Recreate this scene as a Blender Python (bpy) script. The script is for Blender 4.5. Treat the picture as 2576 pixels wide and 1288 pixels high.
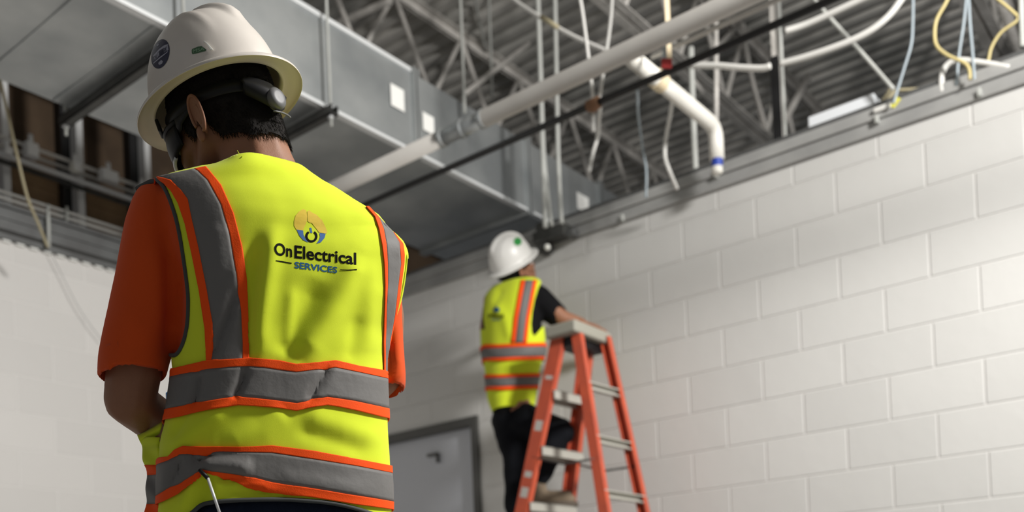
import bpy, bmesh, math, random
import numpy as np
from mathutils import Vector, Matrix, noise
from mathutils.bvhtree import BVHTree

random.seed(7)
for o in list(bpy.data.objects):
    bpy.data.objects.remove(o, do_unlink=True)
COL = bpy.context.scene.collection
SC = bpy.context.scene
PI = math.pi

# ------------------------------------------------------------------ camera
F, CX, CY = 2485.6, 1288.0, 1565.1          # focal length and principal point (the frame is the top part of a taller shot)
YAW, PITCH, ROLL, H = 0.901741, 0.0138963, 0.0421101, 0.72


def _cam_axes():
    c_, s_ = math.cos(YAW), math.sin(YAW)
    Fw = np.array([s_ * math.cos(PITCH), c_ * math.cos(PITCH), math.sin(PITCH)])
    r = np.array([c_, -s_, 0.0])
    d = -np.cross(r, Fw)
    c, s = math.cos(ROLL), math.sin(ROLL)
    return np.array([c * r + s * d, -s * r + c * d, Fw])


R = _cam_axes()
C0 = np.array([0.0, 0.0, H])
cam_d = bpy.data.cameras.new('camera')
cam = bpy.data.objects.new('camera', cam_d)
COL.objects.link(cam)
SC.camera = cam
cam_d.sensor_width = 36.0
cam_d.sensor_fit = 'HORIZONTAL'
cam_d.lens = F * 36.0 / 2576.0
cam_d.shift_x = 0.0
cam_d.shift_y = (CY - 644.0) / 2576.0
cam_d.clip_start = 0.05
cam_d.dof.use_dof = True
cam_d.dof.focus_distance = 1.70
cam_d.dof.aperture_fstop = 2.9
_m = Matrix(((R[0][0], -R[1][0], -R[2][0], 0), (R[0][1], -R[1][1], -R[2][1], 0),
             (R[0][2], -R[1][2], -R[2][2], H), (0, 0, 0, 1)))
cam.matrix_world = _m

# ------------------------------------------------------------------ world, lights, exposure
w = bpy.data.worlds.new('world')
SC.world = w
w.use_nodes = True
w.node_tree.nodes['Background'].inputs[0].default_value = (0.95, 0.97, 1.0, 1)
w.node_tree.nodes['Background'].inputs[1].default_value = 0.19


def area(name, loc, target, size, power, color=(1, 1, 1), sy=None):
    d = bpy.data.lights.new(name, 'AREA')
    d.energy = power
    d.color = color
    d.size = size
    if sy:
        d.shape = 'RECTANGLE'
        d.size_y = sy
    o = bpy.data.objects.new(name, d)
    COL.objects.link(o)
    o.location = loc
    o.rotation_euler = (Vector(target) - Vector(loc)).to_track_quat('-Z', 'Y').to_euler()
    return o


area('work_lamp', (2.85, -1.10, 3.50), (2.8, 2.4, 2.0), 0.50, 245, (1.0, 0.975, 0.935))
SC.view_settings.view_transform = 'Standard'
SC.view_settings.look = 'None'
SC.view_settings.exposure = 0.0
SC.view_settings.gamma = 1.0
SC.view_settings.use_curve_mapping = False


# ------------------------------------------------------------------ pixel helpers (measured positions -> places in the room)
def ray(x, y):
    return R.T @ np.array([(x - CX) / F, (y - CY) / F, 1.0])


def at(x, y, d):
    return C0 + ray(x, y) * d


def onx(x, y, X):
    r = ray(x, y)
    return C0 + r * (X - C0[0]) / r[0]


def ony(x, y, Y):
    r = ray(x, y)
    return C0 + r * (Y - C0[1]) / r[1]


def onz(x, y, Z):
    r = ray(x, y)
    return C0 + r * (Z - C0[2]) / r[2]


def pr(P):
    c = (np.atleast_2d(np.asarray(P, float)) - C0) @ R.T
    return np.stack([F * c[:, 0] / c[:, 2] + CX, F * c[:, 1] / c[:, 2] + CY, c[:, 2]], 1)


# ------------------------------------------------------------------ materials
def mat(name, col, rough=0.6, metal=0.0, bump=None, var=None, spec=0.5, sheen=0.0, coat=0.0, emit=None):
    """col: linear rgb. bump=(scale, strength). var=(scale, amount, colour2)."""
    m = bpy.data.materials.new(name)
    m.use_nodes = True
    nt = m.node_tree
    b = nt.nodes['Principled BSDF']
    b.inputs['Base Color'].default_value = (*col, 1)
    b.inputs['Roughness'].default_value = rough
    b.inputs['Metallic'].default_value = metal
    b.inputs['Specular IOR Level'].default_value = spec
    if sheen:
        b.inputs['Sheen Weight'].default_value = sheen
    if coat:
        b.inputs['Coat Weight'].default_value = coat
        b.inputs['Coat Roughness'].default_value = 0.15
    tc = nt.nodes.new('ShaderNodeTexCoord')
    if var:
        n = nt.nodes.new('ShaderNodeTexNoise')
        n.inputs['Scale'].default_value = var[0]
        n.inputs['Detail'].default_value = 6
        nt.links.new(tc.outputs['Object'], n.inputs['Vector'])
        rp = nt.nodes.new('ShaderNodeValToRGB')
        rp.color_ramp.elements[0].position = 0.5 - 0.5 * (1 - var[1]) * 0.5
        rp.color_ramp.elements[1].position = 0.5 + 0.5 * (1 - var[1]) * 0.5
        rp.color_ramp.elements[0].color = (*col, 1)
        rp.color_ramp.elements[1].color = (*var[2], 1)
        nt.links.new(n.outputs['Fac'], rp.inputs['Fac'])
        nt.links.new(rp.outputs['Color'], b.inputs['Base Color'])
    if bump:
        n = nt.nodes.new('ShaderNodeTexNoise')
        n.inputs['Scale'].default_value = bump[0]
        n.inputs['Detail'].default_value = 4
        nt.links.new(tc.outputs['Object'], n.inputs['Vector'])
        bp = nt.nodes.new('ShaderNodeBump')
        bp.inputs['Strength'].default_value = bump[1]
        bp.inputs['Distance'].default_value = 0.01
        nt.links.new(n.outputs['Fac'], bp.inputs['Height'])
        nt.links.new(bp.outputs['Normal'], b.inputs['Normal'])
    return m


def block_wall(name, axis, off_u, off_v, col, light_joint):
    """painted concrete block: 16 x 8 inch running bond, tooled joints as bump plus slight tone."""
    m = bpy.data.materials.new(name)
    m.use_nodes = True
    nt = m.node_tree
    L = nt.links
    b = nt.nodes['Principled BSDF']
    b.inputs['Roughness'].default_value = 0.42
    g = nt.nodes.new('ShaderNodeNewGeometry')
    sp = nt.nodes.new('ShaderNodeSeparateXYZ')
    L.new(g.outputs['Position'], sp.inputs[0])
    cb = nt.nodes.new('ShaderNodeCombineXYZ')
    a1 = nt.nodes.new('ShaderNodeMath'); a1.operation = 'ADD'; a1.inputs[1].default_value = off_u
    a2 = nt.nodes.new('ShaderNodeMath'); a2.operation = 'ADD'; a2.inputs[1].default_value = off_v
    L.new(sp.outputs[axis], a1.inputs[0]); L.new(sp.outputs[2], a2.inputs[0])
    L.new(a1.outputs[0], cb.inputs[0]); L.new(a2.outputs[0], cb.inputs[1])
    br = nt.nodes.new('ShaderNodeTexBrick')
    br.offset = 0.5
    br.inputs['Scale'].default_value = 1.0
    br.inputs['Mortar Size'].default_value = 0.0062
    br.inputs['Mortar Smooth'].default_value = 0.55
    br.inputs['Brick Width'].default_value = 0.4064
    br.inputs['Row Height'].default_value = 0.2032
    br.inputs['Bias'].default_value = 0.0
    c2 = tuple(c * 0.94 for c in col)
    br.inputs['Color1'].default_value = (*col, 1)
    br.inputs['Color2'].default_value = (*c2, 1)
    br.inputs['Mortar'].default_value = (*light_joint, 1)
    L.new(cb.outputs[0], br.inputs['Vector'])
    L.new(br.outputs['Color'], b.inputs['Base Color'])
    inv = nt.nodes.new('ShaderNodeMath'); inv.operation = 'SUBTRACT'; inv.inputs[0].default_value = 1.0
    L.new(br.outputs['Fac'], inv.inputs[1])
    n = nt.nodes.new('ShaderNodeTexNoise'); n.inputs['Scale'].default_value = 90; n.inputs['Detail'].default_value = 5
    L.new(g.outputs['Position'], n.inputs['Vector'])
    n2 = nt.nodes.new('ShaderNodeTexNoise'); n2.inputs['Scale'].default_value = 5; n2.inputs['Detail'].default_value = 3
    L.new(g.outputs['Position'], n2.inputs['Vector'])
    ma = nt.nodes.new('ShaderNodeMath'); ma.operation = 'MULTIPLY_ADD'; ma.inputs[1].default_value = 0.12
    L.new(n.outputs['Fac'], ma.inputs[0]); L.new(inv.outputs[0], ma.inputs[2])
    ma2 = nt.nodes.new('ShaderNodeMath'); ma2.operation = 'MULTIPLY_ADD'; ma2.inputs[1].default_value = 0.5
    L.new(n2.outputs['Fac'], ma2.inputs[0]); L.new(ma.outputs[0], ma2.inputs[2])
    bp = nt.nodes.new('ShaderNodeBump'); bp.inputs['Strength'].default_value = 0.9; bp.inputs['Distance'].default_value = 0.006
    L.new(ma2.outputs[0], bp.inputs['Height'])
    L.new(bp.outputs['Normal'], b.inputs['Normal'])
    return m


M = {}
M['vest'] = mat('vest_yellow', (0.68, 0.80, 0.035), 0.85, bump=(900, 0.06), spec=0.15, sheen=0.1)
M['orange_tape'] = mat('orange_tape', (0.95, 0.088, 0.006), 0.75, bump=(500, 0.1), spec=0.2)
M['silver_tape'] = mat('silver_tape', (0.155, 0.15, 0.145), 0.65, metal=0.0, bump=(40, 0.15), spec=0.4)
M['piping'] = mat('grey_piping', (0.055, 0.06, 0.06), 0.8)
M['shirt'] = mat('orange_shirt', (0.66, 0.082, 0.014), 0.9, bump=(900, 0.06), spec=0.1, sheen=0.1)
M['black_shirt'] = mat('black_shirt', (0.006, 0.006, 0.007), 0.9, spec=0.15)
M['jeans'] = mat('dark_denim', (0.008, 0.013, 0.028), 0.9, bump=(500, 0.2), spec=0.2, var=(60, 0.2, (0.014, 0.02, 0.04)))
M['black_pants'] = mat('black_trousers', (0.006, 0.007, 0.010), 0.9, spec=0.2)
M['skin'] = mat('skin', (0.31, 0.150, 0.090), 0.55, bump=(300, 0.06), spec=0.3, var=(18, 0.1, (0.26, 0.120, 0.070)))
M['skin_tan'] = mat('skin_tan', (0.33, 0.15, 0.085), 0.55, spec=0.35)
M['hair'] = mat('black_hair', (0.010, 0.008, 0.007), 0.8, spec=0.2)
M['hat'] = mat('hat_white', (0.68, 0.635, 0.585), 0.34, bump=(60, 0.02), spec=0.5, var=(9, 0.05, (0.60, 0.555, 0.505)))
M['hat_under'] = mat('hat_under', (0.72, 0.64, 0.46), 0.45, spec=0.4)
M['hat2'] = mat('hat_white_clean', (0.82, 0.81, 0.78), 0.35, spec=0.5)
M['black_plastic'] = mat('black_plastic', (0.006, 0.006, 0.007), 0.5, spec=0.3)
M['grey_plastic'] = mat('grey_plastic', (0.12, 0.12, 0.125), 0.48, spec=0.4)
M['navy'] = mat('navy_sticker', (0.012, 0.012, 0.045), 0.35)
M['sticker_pale'] = mat('sticker_pale', (0.33, 0.33, 0.40), 0.4)
M['green'] = mat('green_sticker', (0.055, 0.13, 0.060), 0.4)
M['green_bright'] = mat('green_disc', (0.03, 0.30, 0.06), 0.4)
M['green_pale'] = mat('pale_green_print', (0.26, 0.42, 0.27), 0.45)
M['white_tab'] = mat('white_tab', (0.92, 0.92, 0.86), 0.3)
M['lens'] = mat('dark_lens', (0.004, 0.004, 0.005), 0.45, spec=0.2)
M['lens_glint'] = mat('pale_lens_glint', (0.62, 0.63, 0.64), 0.15, spec=0.7)  # pale colour paints in the light reflected by the lens front
M['eye'] = mat('eye_white', (0.7, 0.68, 0.65), 0.2)
M['print_black'] = mat('print_black', (0.005, 0.005, 0.005), 0.8, spec=0.1)
M['print_blue'] = mat('print_blue', (0.045, 0.14, 0.38), 0.6)
M['print_teal'] = mat('print_teal', (0.03, 0.13, 0.28), 0.8, spec=0.1)
M['print_gold'] = mat('print_gold', (0.78, 0.56, 0.05), 0.7)
M['blue_case'] = mat('blue_case', (0.02, 0.22, 0.62), 0.4)
M['screen'] = mat('dark_glass', (0.01, 0.01, 0.012), 0.1)
M['wall_r'] = block_wall('painted_block_right', 1, 0, 0, (0.69, 0.685, 0.665), (0.78, 0.77, 0.745))
M['wall_l'] = block_wall('painted_block_left', 0, 0, 0, (0.76, 0.74, 0.715), (0.82, 0.80, 0.775))
M['concrete'] = mat('concrete_floor', (0.30, 0.29, 0.27), 0.6, var=(2, 0.2, (0.36, 0.35, 0.33)), bump=(30, 0.1))
M['deck'] = mat('roof_deck', (0.33, 0.33, 0.31), 0.6, metal=0.1, var=(1.3, 0.45, (0.70, 0.68, 0.64)))
M['joist'] = mat('sprayed_joist', (0.74, 0.71, 0.67), 0.85, bump=(45, 0.7), var=(7, 0.3, (0.48, 0.46, 0.43)))
M['galv'] = mat('galvanised_sheet', (0.50, 0.52, 0.52), 0.42, metal=0.65, var=(2.5, 0.35, (0.32, 0.34, 0.35)), bump=(3, 0.10))
M['galv_light'] = mat('galvanised_edge', (0.82, 0.84, 0.85), 0.4, metal=0.25)
M['galv_dark'] = mat('dark_galvanised', (0.16, 0.165, 0.165), 0.5, metal=0.5, var=(6, 0.2, (0.11, 0.11, 0.11)))
M['steel_strut'] = mat('dark_strut', (0.09, 0.09, 0.085), 0.55, metal=0.4, var=(8, 0.2, (0.05, 0.05, 0.048)))
M['steel_light'] = mat('bright_steel', (0.74, 0.75, 0.76), 0.35, metal=0.2)
M['flashing'] = mat('grey_flashing', (0.33, 0.33, 0.325), 0.5, metal=0.2, var=(5, 0.3, (0.42, 0.42, 0.41)))
M['sheet'] = mat('polished_sheet', (0.90, 0.93, 0.97), 0.3, metal=0.2)
M['rod'] = mat('sprayed_rod', (0.52, 0.53, 0.50), 0.6, var=(9, 0.2, (0.42, 0.43, 0.41)))
M['pipe'] = mat('painted_pipe', (0.58, 0.56, 0.53), 0.5, var=(4, 0.2, (0.50, 0.48, 0.45)))
M['pvc'] = mat('white_pvc', (0.82, 0.80, 0.74), 0.35)
M['black_pipe'] = mat('black_pipe', (0.012, 0.012, 0.013), 0.45, metal=0.2)
M['brown_fitting'] = mat('rusty_fitting', (0.20, 0.10, 0.05), 0.7)
M['cable_white'] = mat('white_cable', (0.72, 0.71, 0.68), 0.5)
M['cable_yellow'] = mat('yellow_cable', (0.62, 0.52, 0.24), 0.5)
M['cable_blue'] = mat('blue_grey_cable', (0.36, 0.42, 0.46), 0.5)
M['cable_tan'] = mat('tan_cable', (0.42, 0.37, 0.24), 0.6)
M['red_tape'] = mat('red_tape', (0.40, 0.02, 0.02), 0.5)
M['cream'] = mat('cream_strap', (0.74, 0.62, 0.42), 0.6)
M['blue_tape'] = mat('blue_tape', (0.02, 0.06, 0.40), 0.5)
M['yellow_tag'] = mat('yellow_tag', (0.70, 0.66, 0.10), 0.5)
M['paper'] = mat('white_paper', (0.86, 0.86, 0.83), 0.6)
M['lit_kraft'] = mat('lit_backing', (0.20, 0.125, 0.065), 0.85, var=(4, 0.25, (0.32, 0.21, 0.115)), bump=(20, 0.3))  # lighter brown puts the light on the lower backing into the colour
M['shaded_backing'] = mat('shaded_backing', (0.060, 0.038, 0.022), 0.9, var=(5, 0.3, (0.10, 0.065, 0.038)))  # darker brown paints in the duct's shade on the upper backing
M['door'] = mat('door_paint', (0.56, 0.58, 0.63), 0.35)
M['door_frame'] = mat('door_frame_paint', (0.075, 0.075, 0.07), 0.45)
M['ladder'] = mat('orange_fibreglass', (0.62, 0.105, 0.045), 0.5, var=(12, 0.3, (0.48, 0.085, 0.045)))
M['ladder_alu'] = mat('ladder_aluminium', (0.50, 0.49, 0.44), 0.5, metal=0.3)
M['ladder_cap'] = mat('ladder_cap_plastic', (0.33, 0.32, 0.27), 0.6)
M['ladder_label'] = mat('ladder_label', (0.55, 0.52, 0.48), 0.5)
M['boot'] = mat('tan_boot', (0.30, 0.235, 0.165), 0.8, var=(20, 0.2, (0.20, 0.15, 0.10)))
M['boot_sole'] = mat('boot_sole', (0.10, 0.08, 0.06), 0.8)
M['dark_boot'] = mat('dark_boot', (0.03, 0.022, 0.018), 0.7)

# ------------------------------------------------------------------ object helpers
ORG = {}


def thing(name, label, cat, loc=(0, 0, 0), group=None):
    o = bpy.data.objects.new(name, None)
    COL.objects.link(o)
    o.location = loc
    o.empty_display_size = 0.1
    o['label'] = label
    o['category'] = cat
    if group:
        o['group'] = group
    ORG[o.name] = np.array(loc, float)
    return o


def mesh_obj(name, V, Fc, m, parent=None, smooth=True, loc=None, mats=None, fm=None):
    V = np.asarray(V, float).reshape(-1, 3)
    org = ORG[parent.name] if parent is not None else (np.array(loc, float) if loc is not None else np.zeros(3))
    me = bpy.data.meshes.new(name)
    me.from_pydata((V - org).tolist(), [], [tuple(int(i) for i in f) for f in Fc])
    me.validate()
    me.update()
    for mm in (mats or [m]):
        me.materials.append(mm)
    if fm is not None and len(fm) == len(me.polygons):
        me.polygons.foreach_set('material_index', list(fm))
    if smooth:
        me.polygons.foreach_set('use_smooth', [True] * len(me.polygons))
    o = bpy.data.objects.new(name, me)
    COL.objects.link(o)
    if parent is not None:
        o.parent = parent
    else:
        o.location = org
    ORG[o.name] = org
    return o


def tag(o, label, cat, group=None):
    o['label'] = label
    o['category'] = cat
    if group:
        o['group'] = group
    return o


def lab(o, text):
    o['label'] = text
    return o


def structure(o):
    o['kind'] = 'structure'
    return o


def autosmooth(o, ang=40):
    me = o.data
    bm = bmesh.new(); bm.from_mesh(me)
    for e in bm.edges:
        if len(e.link_faces) == 2 and e.calc_face_angle(0) > math.radians(ang):
            e.smooth = False
    bm.to_mesh(me); bm.free()
    return o


def solid(o, t, off=-1.0):
    md = o.modifiers.new('thickness', 'SOLIDIFY')
    md.thickness = t
    md.offset = off
    return o


def bevel(o, wd, seg=2):
    md = o.modifiers.new('edge', 'BEVEL')
    md.width = wd
    md.segments = seg
    md.limit_method = 'ANGLE'
    return o


class G:
    """geometry gatherer"""
    def __init__(s):
        s.v = []; s.f = []

    def add(s, V, Fc):
        n = len(s.v)
        s.v += [tuple(map(float, p)) for p in V]
        s.f += [tuple(int(i) + n for i in f) for f in Fc]
        return s

    def box(s, lo, hi):
        x0, y0, z0 = lo; x1, y1, z1 = hi
        return s.add([(x0, y0, z0), (x1, y0, z0), (x1, y1, z0), (x0, y1, z0), (x0, y0, z1), (x1, y0, z1), (x1, y1, z1), (x0, y1, z1)],
                     [(3, 2, 1, 0), (4, 5, 6, 7), (0, 1, 5, 4), (1, 2, 6, 5), (2, 3, 7, 6), (3, 0, 4, 7)])

    def beam(s, p0, p1, u, a, b, ou=0.0, ov=0.0):
        """box along p0->p1, size a along u, b along third axis, offset ou, ov"""
        p0 = np.asarray(p0, float); p1 = np.asarray(p1, float)
        d = p1 - p0; d /= np.linalg.norm(d)
        u = np.asarray(u, float); u = u - d * (u @ d); u /= np.linalg.norm(u)
        v = np.cross(d, u)
        V = []
        for p in (p0, p1):
            for su, sv in ((-1, -1), (1, -1), (1, 1), (-1, 1)):
                V.append(p + u * (ou + su * a / 2) + v * (ov + sv * b / 2))
        return s.add(V, [(3, 2, 1, 0), (4, 5, 6, 7), (0, 1, 5, 4), (1, 2, 6, 5), (2, 3, 7, 6), (3, 0, 4, 7)])

    def tube(s, pts, r, n=12, closed=False, cap=True):
        P = [np.asarray(p, float) for p in pts]
        N = len(P)
        rr = r if hasattr(r, '__len__') else [r] * N
        u = None; V = []
        for i in range(N):
            if closed:
                t = P[(i + 1) % N] - P[i - 1]
            else:
                t = P[min(i + 1, N - 1)] - P[max(i - 1, 0)]
            t = t / (np.linalg.norm(t) + 1e-12)
            if u is None:
                a = np.array([0, 0, 1.0]) if abs(t[2]) < 0.9 else np.array([1.0, 0, 0])
                u = np.cross(t, a)
            u = u - t * (u @ t); u /= (np.linalg.norm(u) + 1e-12)
            v = np.cross(t, u)
            for k in range(n):
                an = 2 * PI * k / n
                V.append(P[i] + rr[i] * (u * math.cos(an) + v * math.sin(an)))
        Fc = []
        for i in range(N if closed else N - 1):
            j = (i + 1) % N
            for k in range(n):
                l = (k + 1) % n
                Fc.append((i * n + k, i * n + l, j * n + l, j * n + k))
        if cap and not closed:
            Fc.append(tuple(range(n - 1, -1, -1)))
            Fc.append(tuple((N - 1) * n + k for k in range(n)))
        return s.add(V, Fc)

    def grid(s, rows, closed_u=False):
        """rows: list of lists of points"""
        nr = len(rows); nc = len(rows[0])
        V = [p for r_ in rows for p in r_]
        Fc = []
        for i in range(nr - 1):
            for j in range(nc if closed_u else nc - 1):
                k = (j + 1) % nc
                Fc.append((i * nc + j, i * nc + k, (i + 1) * nc + k, (i + 1) * nc + j))
        return s.add(V, Fc)

    def loft(s, rows):
        """closed rings with caps"""
        n = len(rows[0]); m0 = len(s.v)
        s.grid(rows, True)
        s.f.append(tuple(m0 + k for k in range(n - 1, -1, -1)))
        s.f.append(tuple(m0 + (len(rows) - 1) * n + k for k in range(n)))
        return s

    def ball(s, c, r, nu=16, nv=10, Mx=None):
        rx = r if hasattr(r, '__len__') else (r, r, r)
        Mx = np.eye(3) if Mx is None else Mx
        rows = []
        for i in range(nv + 1):
            a = -PI / 2 + PI * i / nv
            a = max(min(a, PI / 2 - 1e-3), -PI / 2 + 1e-3)
            rows.append([np.asarray(c) + Mx @ np.array([rx[0] * math.cos(a) * math.cos(2 * PI * k / nu), rx[1] * math.cos(a) * math.sin(2 * PI * k / nu), rx[2] * math.sin(a)]) for k in range(nu)])
        return s.loft(rows)

    def capsule(s, p1, r1, p2, r2):
        """hull of two spheres"""
        bm = bmesh.new()
        for p, r in ((p1, r1), (p2, r2)):
            mt = Matrix.Translation(Vector([float(q) for q in p]))
            bmesh.ops.create_icosphere(bm, subdivisions=2, radius=r, matrix=mt)
        res = bmesh.ops.convex_hull(bm, input=bm.verts[:])
        junk = list({e for e in res['geom_interior'] + res['geom_unused'] if isinstance(e, bmesh.types.BMVert)})
        if junk:
            bmesh.ops.delete(bm, geom=junk, context='VERTS')
        bm.verts.index_update()
        V = [tuple(v.co) for v in bm.verts]
        Fc = [[v.index for v in f.verts] for f in bm.faces]
        bm.free()
        return s.add(V, Fc)

    def chain(s, pts, rs):
        for i in range(len(pts) - 1):
            s.capsule(pts[i], rs[i], pts[i + 1], rs[i + 1])
        return s

    def build(s, name, m, parent=None, smooth=True, loc=None, **k):
        return mesh_obj(name, s.v, s.f, m, parent, smooth, loc, **k)


def evaluated(V, Fc, mods):
    """run modifiers on raw geometry, return arrays. mods: list of (type, dict)"""
    me = bpy.data.meshes.new('tmp')
    me.from_pydata([tuple(map(float, v)) for v in V], [], [tuple(f) for f in Fc])
    me.update()
    o = bpy.data.objects.new('tmp', me)
    COL.objects.link(o)
    for t, kw in mods:
        md = o.modifiers.new(t, t)
        for a, b in kw.items():
            setattr(md, a, b)
    bpy.context.view_layer.update()
    dg = bpy.context.evaluated_depsgraph_get()
    ev = o.evaluated_get(dg)
    m2 = ev.to_mesh()
    V2 = np.empty(len(m2.vertices) * 3); m2.vertices.foreach_get('co', V2); V2 = V2.reshape(-1, 3).copy()
    F2 = [tuple(p.vertices) for p in m2.polygons]
    N2 = np.empty(len(m2.vertices) * 3); m2.vertices.foreach_get('normal', N2); N2 = N2.reshape(-1, 3).copy()
    ev.to_mesh_clear()
    bpy.data.objects.remove(o, do_unlink=True)
    bpy.data.meshes.remove(me)
    return V2, F2, N2


def remesh(g, voxel, smooth=4, fac=0.5):
    return evaluated(g.v, g.f, [('REMESH', dict(mode='VOXEL', voxel_size=voxel)), ('SMOOTH', dict(iterations=smooth, factor=fac))])


def cut(V, Fc, cutters):
    """boolean difference with the closed cutters; the walls the cut leaves are dropped (open garment edge)"""
    bv = BVHTree.FromPolygons([tuple(v) for v in V], Fc)
    me = bpy.data.meshes.new('tmp'); me.from_pydata([tuple(v) for v in V], [], Fc); me.update()
    o = bpy.data.objects.new('tmp', me); COL.objects.link(o)
    cs = []
    for g in cutters:
        m2 = bpy.data.meshes.new('tmpc'); m2.from_pydata(g.v, [], g.f); m2.update()
        bm = bmesh.new(); bm.from_mesh(m2); bmesh.ops.recalc_face_normals(bm, faces=bm.faces[:]); bm.to_mesh(m2); bm.free()
        c = bpy.data.objects.new('tmpc', m2); COL.objects.link(c); cs.append(c)
        md = o.modifiers.new('b', 'BOOLEAN'); md.operation = 'DIFFERENCE'; md.solver = 'EXACT'; md.object = c
    bpy.context.view_layer.update()
    dg = bpy.context.evaluated_depsgraph_get()
    ev = o.evaluated_get(dg); m3 = ev.to_mesh()
    V2 = np.empty(len(m3.vertices) * 3); m3.vertices.foreach_get('co', V2); V2 = V2.reshape(-1, 3).copy()
    F2 = []
    for p in m3.polygons:
        c = sum((Vector(V2[i]) for i in p.vertices), Vector()) / len(p.vertices)
        q = bv.find_nearest(c)
        if q[3] is not None and q[3] < 0.0012:
            F2.append(tuple(p.vertices))
    ev.to_mesh_clear()
    for q in [o] + cs:
        bpy.data.objects.remove(q, do_unlink=True)
    used = sorted({i for f in F2 for i in f}); ix = {a: b for b, a in enumerate(used)}
    return V2[used], [tuple(ix[i] for i in f) for f in F2]


def smooth_path(pts, k=6):
    P = [np.asarray(p, float) for p in pts]
    out = []
    for i in range(len(P) - 1):
        p0 = P[max(i - 1, 0)]; p1 = P[i]; p2 = P[i + 1]; p3 = P[min(i + 2, len(P) - 1)]
        for j in range(k):
            t = j / k
            out.append(0.5 * ((2 * p1) + (-p0 + p2) * t + (2 * p0 - 5 * p1 + 4 * p2 - p3) * t * t + (-p0 + 3 * p1 - 3 * p2 + p3) * t ** 3))
    out.append(P[-1])
    return out


def resample(poly, n):
    P = np.array(poly, float)
    d = np.r_[0, np.cumsum(np.hypot(*np.diff(P, axis=0).T))]
    t = np.linspace(0, d[-1], n)
    return np.stack([np.interp(t, d, P[:, 0]), np.interp(t, d, P[:, 1])], 1)


class Surf:
    def __init__(s, V, Fc, d0, d1):
        s.bv = BVHTree.FromPolygons([tuple(v) for v in V], Fc)
        s.d0, s.d1 = d0, d1

    def hit(s, x, y, off=0.0):
        r = ray(x, y); r = r / np.linalg.norm(r)
        loc, nrm, i, d = s.bv.ray_cast(Vector(C0), Vector(r))
        if loc is None:
            best = None
            for t in np.linspace(s.d0, s.d1, 24):
                q = s.bv.find_nearest(Vector(C0 + r * t))
                if q[0] is not None and (best is None or q[3] < best[3]):
                    best = q
            loc, nrm = best[0], best[1]
        if d is not None and nrm.dot(Vector(r)) > 0:
            nrm = -nrm
        return np.array(loc) + np.array(nrm) * off, np.array(nrm)

    def near(s, p, off=0.0):
        q = s.bv.find_nearest(Vector(p))
        return np.array(q[0]) + np.array(q[1]) * off

    def cast(s, a, b, off=0.0):
        """from a towards b"""
        d = Vector(np.asarray(b) - np.asarray(a)); L = d.length
        q = s.bv.ray_cast(Vector(a), d.normalized(), L)
        if q[0] is None:
            return None
        return np.array(q[0]) + np.array(q[1]) * off


# ================================================================== THE ROOM
WX, WY, WT = 4.66, 5.375, 2.97
TOP = 3.0596
# --- walls (door opening in the right wall)
DY0, DY1, DZ = 3.93, 4.84, 2.035
g = G()
g.box((WX, -4.0, 0), (WX + 0.2, DY0, TOP))
g.box((WX, DY1, 0), (WX + 0.2, WY + 0.2, TOP))
g.box((WX, DY0, DZ), (WX + 0.2, DY1, TOP))
structure(g.build('wall_right', M['wall_r'], smooth=False))
g = G().box((-3.0, WY, 0), (WX, WY + 0.2, TOP))
structure(g.build('wall_left', M['wall_l'], smooth=False))
structure(G().box((-4, -4.5, -0.1), (12, 9, 0)).build('floor', M['concrete'], smooth=False))
# brick node offsets: course lines start at z = 0.0116; vertical joints measured on the wall
[n for n in M['wall_l'].node_tree.nodes if n.type == 'BUMP'][0].inputs['Strength'].default_value = 0.45
for mm, ou in (('wall_r', -2.6368 + 0.2032), ('wall_l', -2.355)):
    nt = M[mm].node_tree
    ms = [n for n in nt.nodes if n.type == 'MATH' and n.operation == 'ADD']
    ms[0].inputs[1].default_value = ou + 0.4064 * 40
    ms[1].inputs[1].default_value = -0.0116 + 0.2032 * 20

# --- corrugated roof deck
ZD = 4.95
prof = []
x = -3.0
while x < 13.0:
    prof += [(x, 0), (x + 0.055, 0), (x + 0.070, 0.038), (x + 0.122, 0.038)]
    x += 0.1372
rows = [[(px_, yy, ZD + dz) for (px_, dz) in prof] for yy in (-4.5, 9.0)]
g = G().grid(rows)
rows2 = [[(px_, yy, ZD + dz + 0.002) for (px_, dz) in prof] for yy in (-4.5, 9.0)]
structure(solid(g.build('ceiling', M['deck'], smooth=False), 0.002))

# --- steel angle and channel on top of the block walls
g = G()
g.box((WX - 0.022, -3.0, WT - 0.012), (WX - 0.002, WY - 0.02, WT + 0.012))
g.box((WX - 0.010, -3.0, WT + 0.012), (WX + 0.0, WY - 0.02, WT + 0.115))
g.box((WX - 0.024, -3.0, WT + 0.055), (WX - 0.010, WY - 0.02, WT + 0.075))
structure(g.build('trim_1', M['flashing'], smooth=False))
g = G()
g.box((WX + 0.0, -3.0, TOP + 0.002), (WX + 0.2, WY, TOP + 0.05))
structure(g.build('trim_2', M['galv_dark'], smooth=False))
g = G()
a = ony(0, 512, WY - 0.03)[2]
g.box((-3.0, WY - 0.03, WT + 0.0), (WX - 0.03, WY - 0.004, WT + 0.03))
g.box((-3.0, WY - 0.045, WT + 0.045), (WX - 0.03, WY - 0.004, a - 0.02))
g.box((-3.0, WY - 0.065, a - 0.02), (WX - 0.03, WY - 0.004, a))
g.box((-3.0, WY - 0.055, WT + 0.10), (WX - 0.03, WY - 0.045, WT + 0.115))
structure(g.build('trim_3', M['galv_dark'], smooth=False))
# back of the ceiling void above the left wall
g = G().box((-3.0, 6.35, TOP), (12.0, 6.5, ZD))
structure(g.build('wall_back', M['shaded_backing'], smooth=False))

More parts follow.
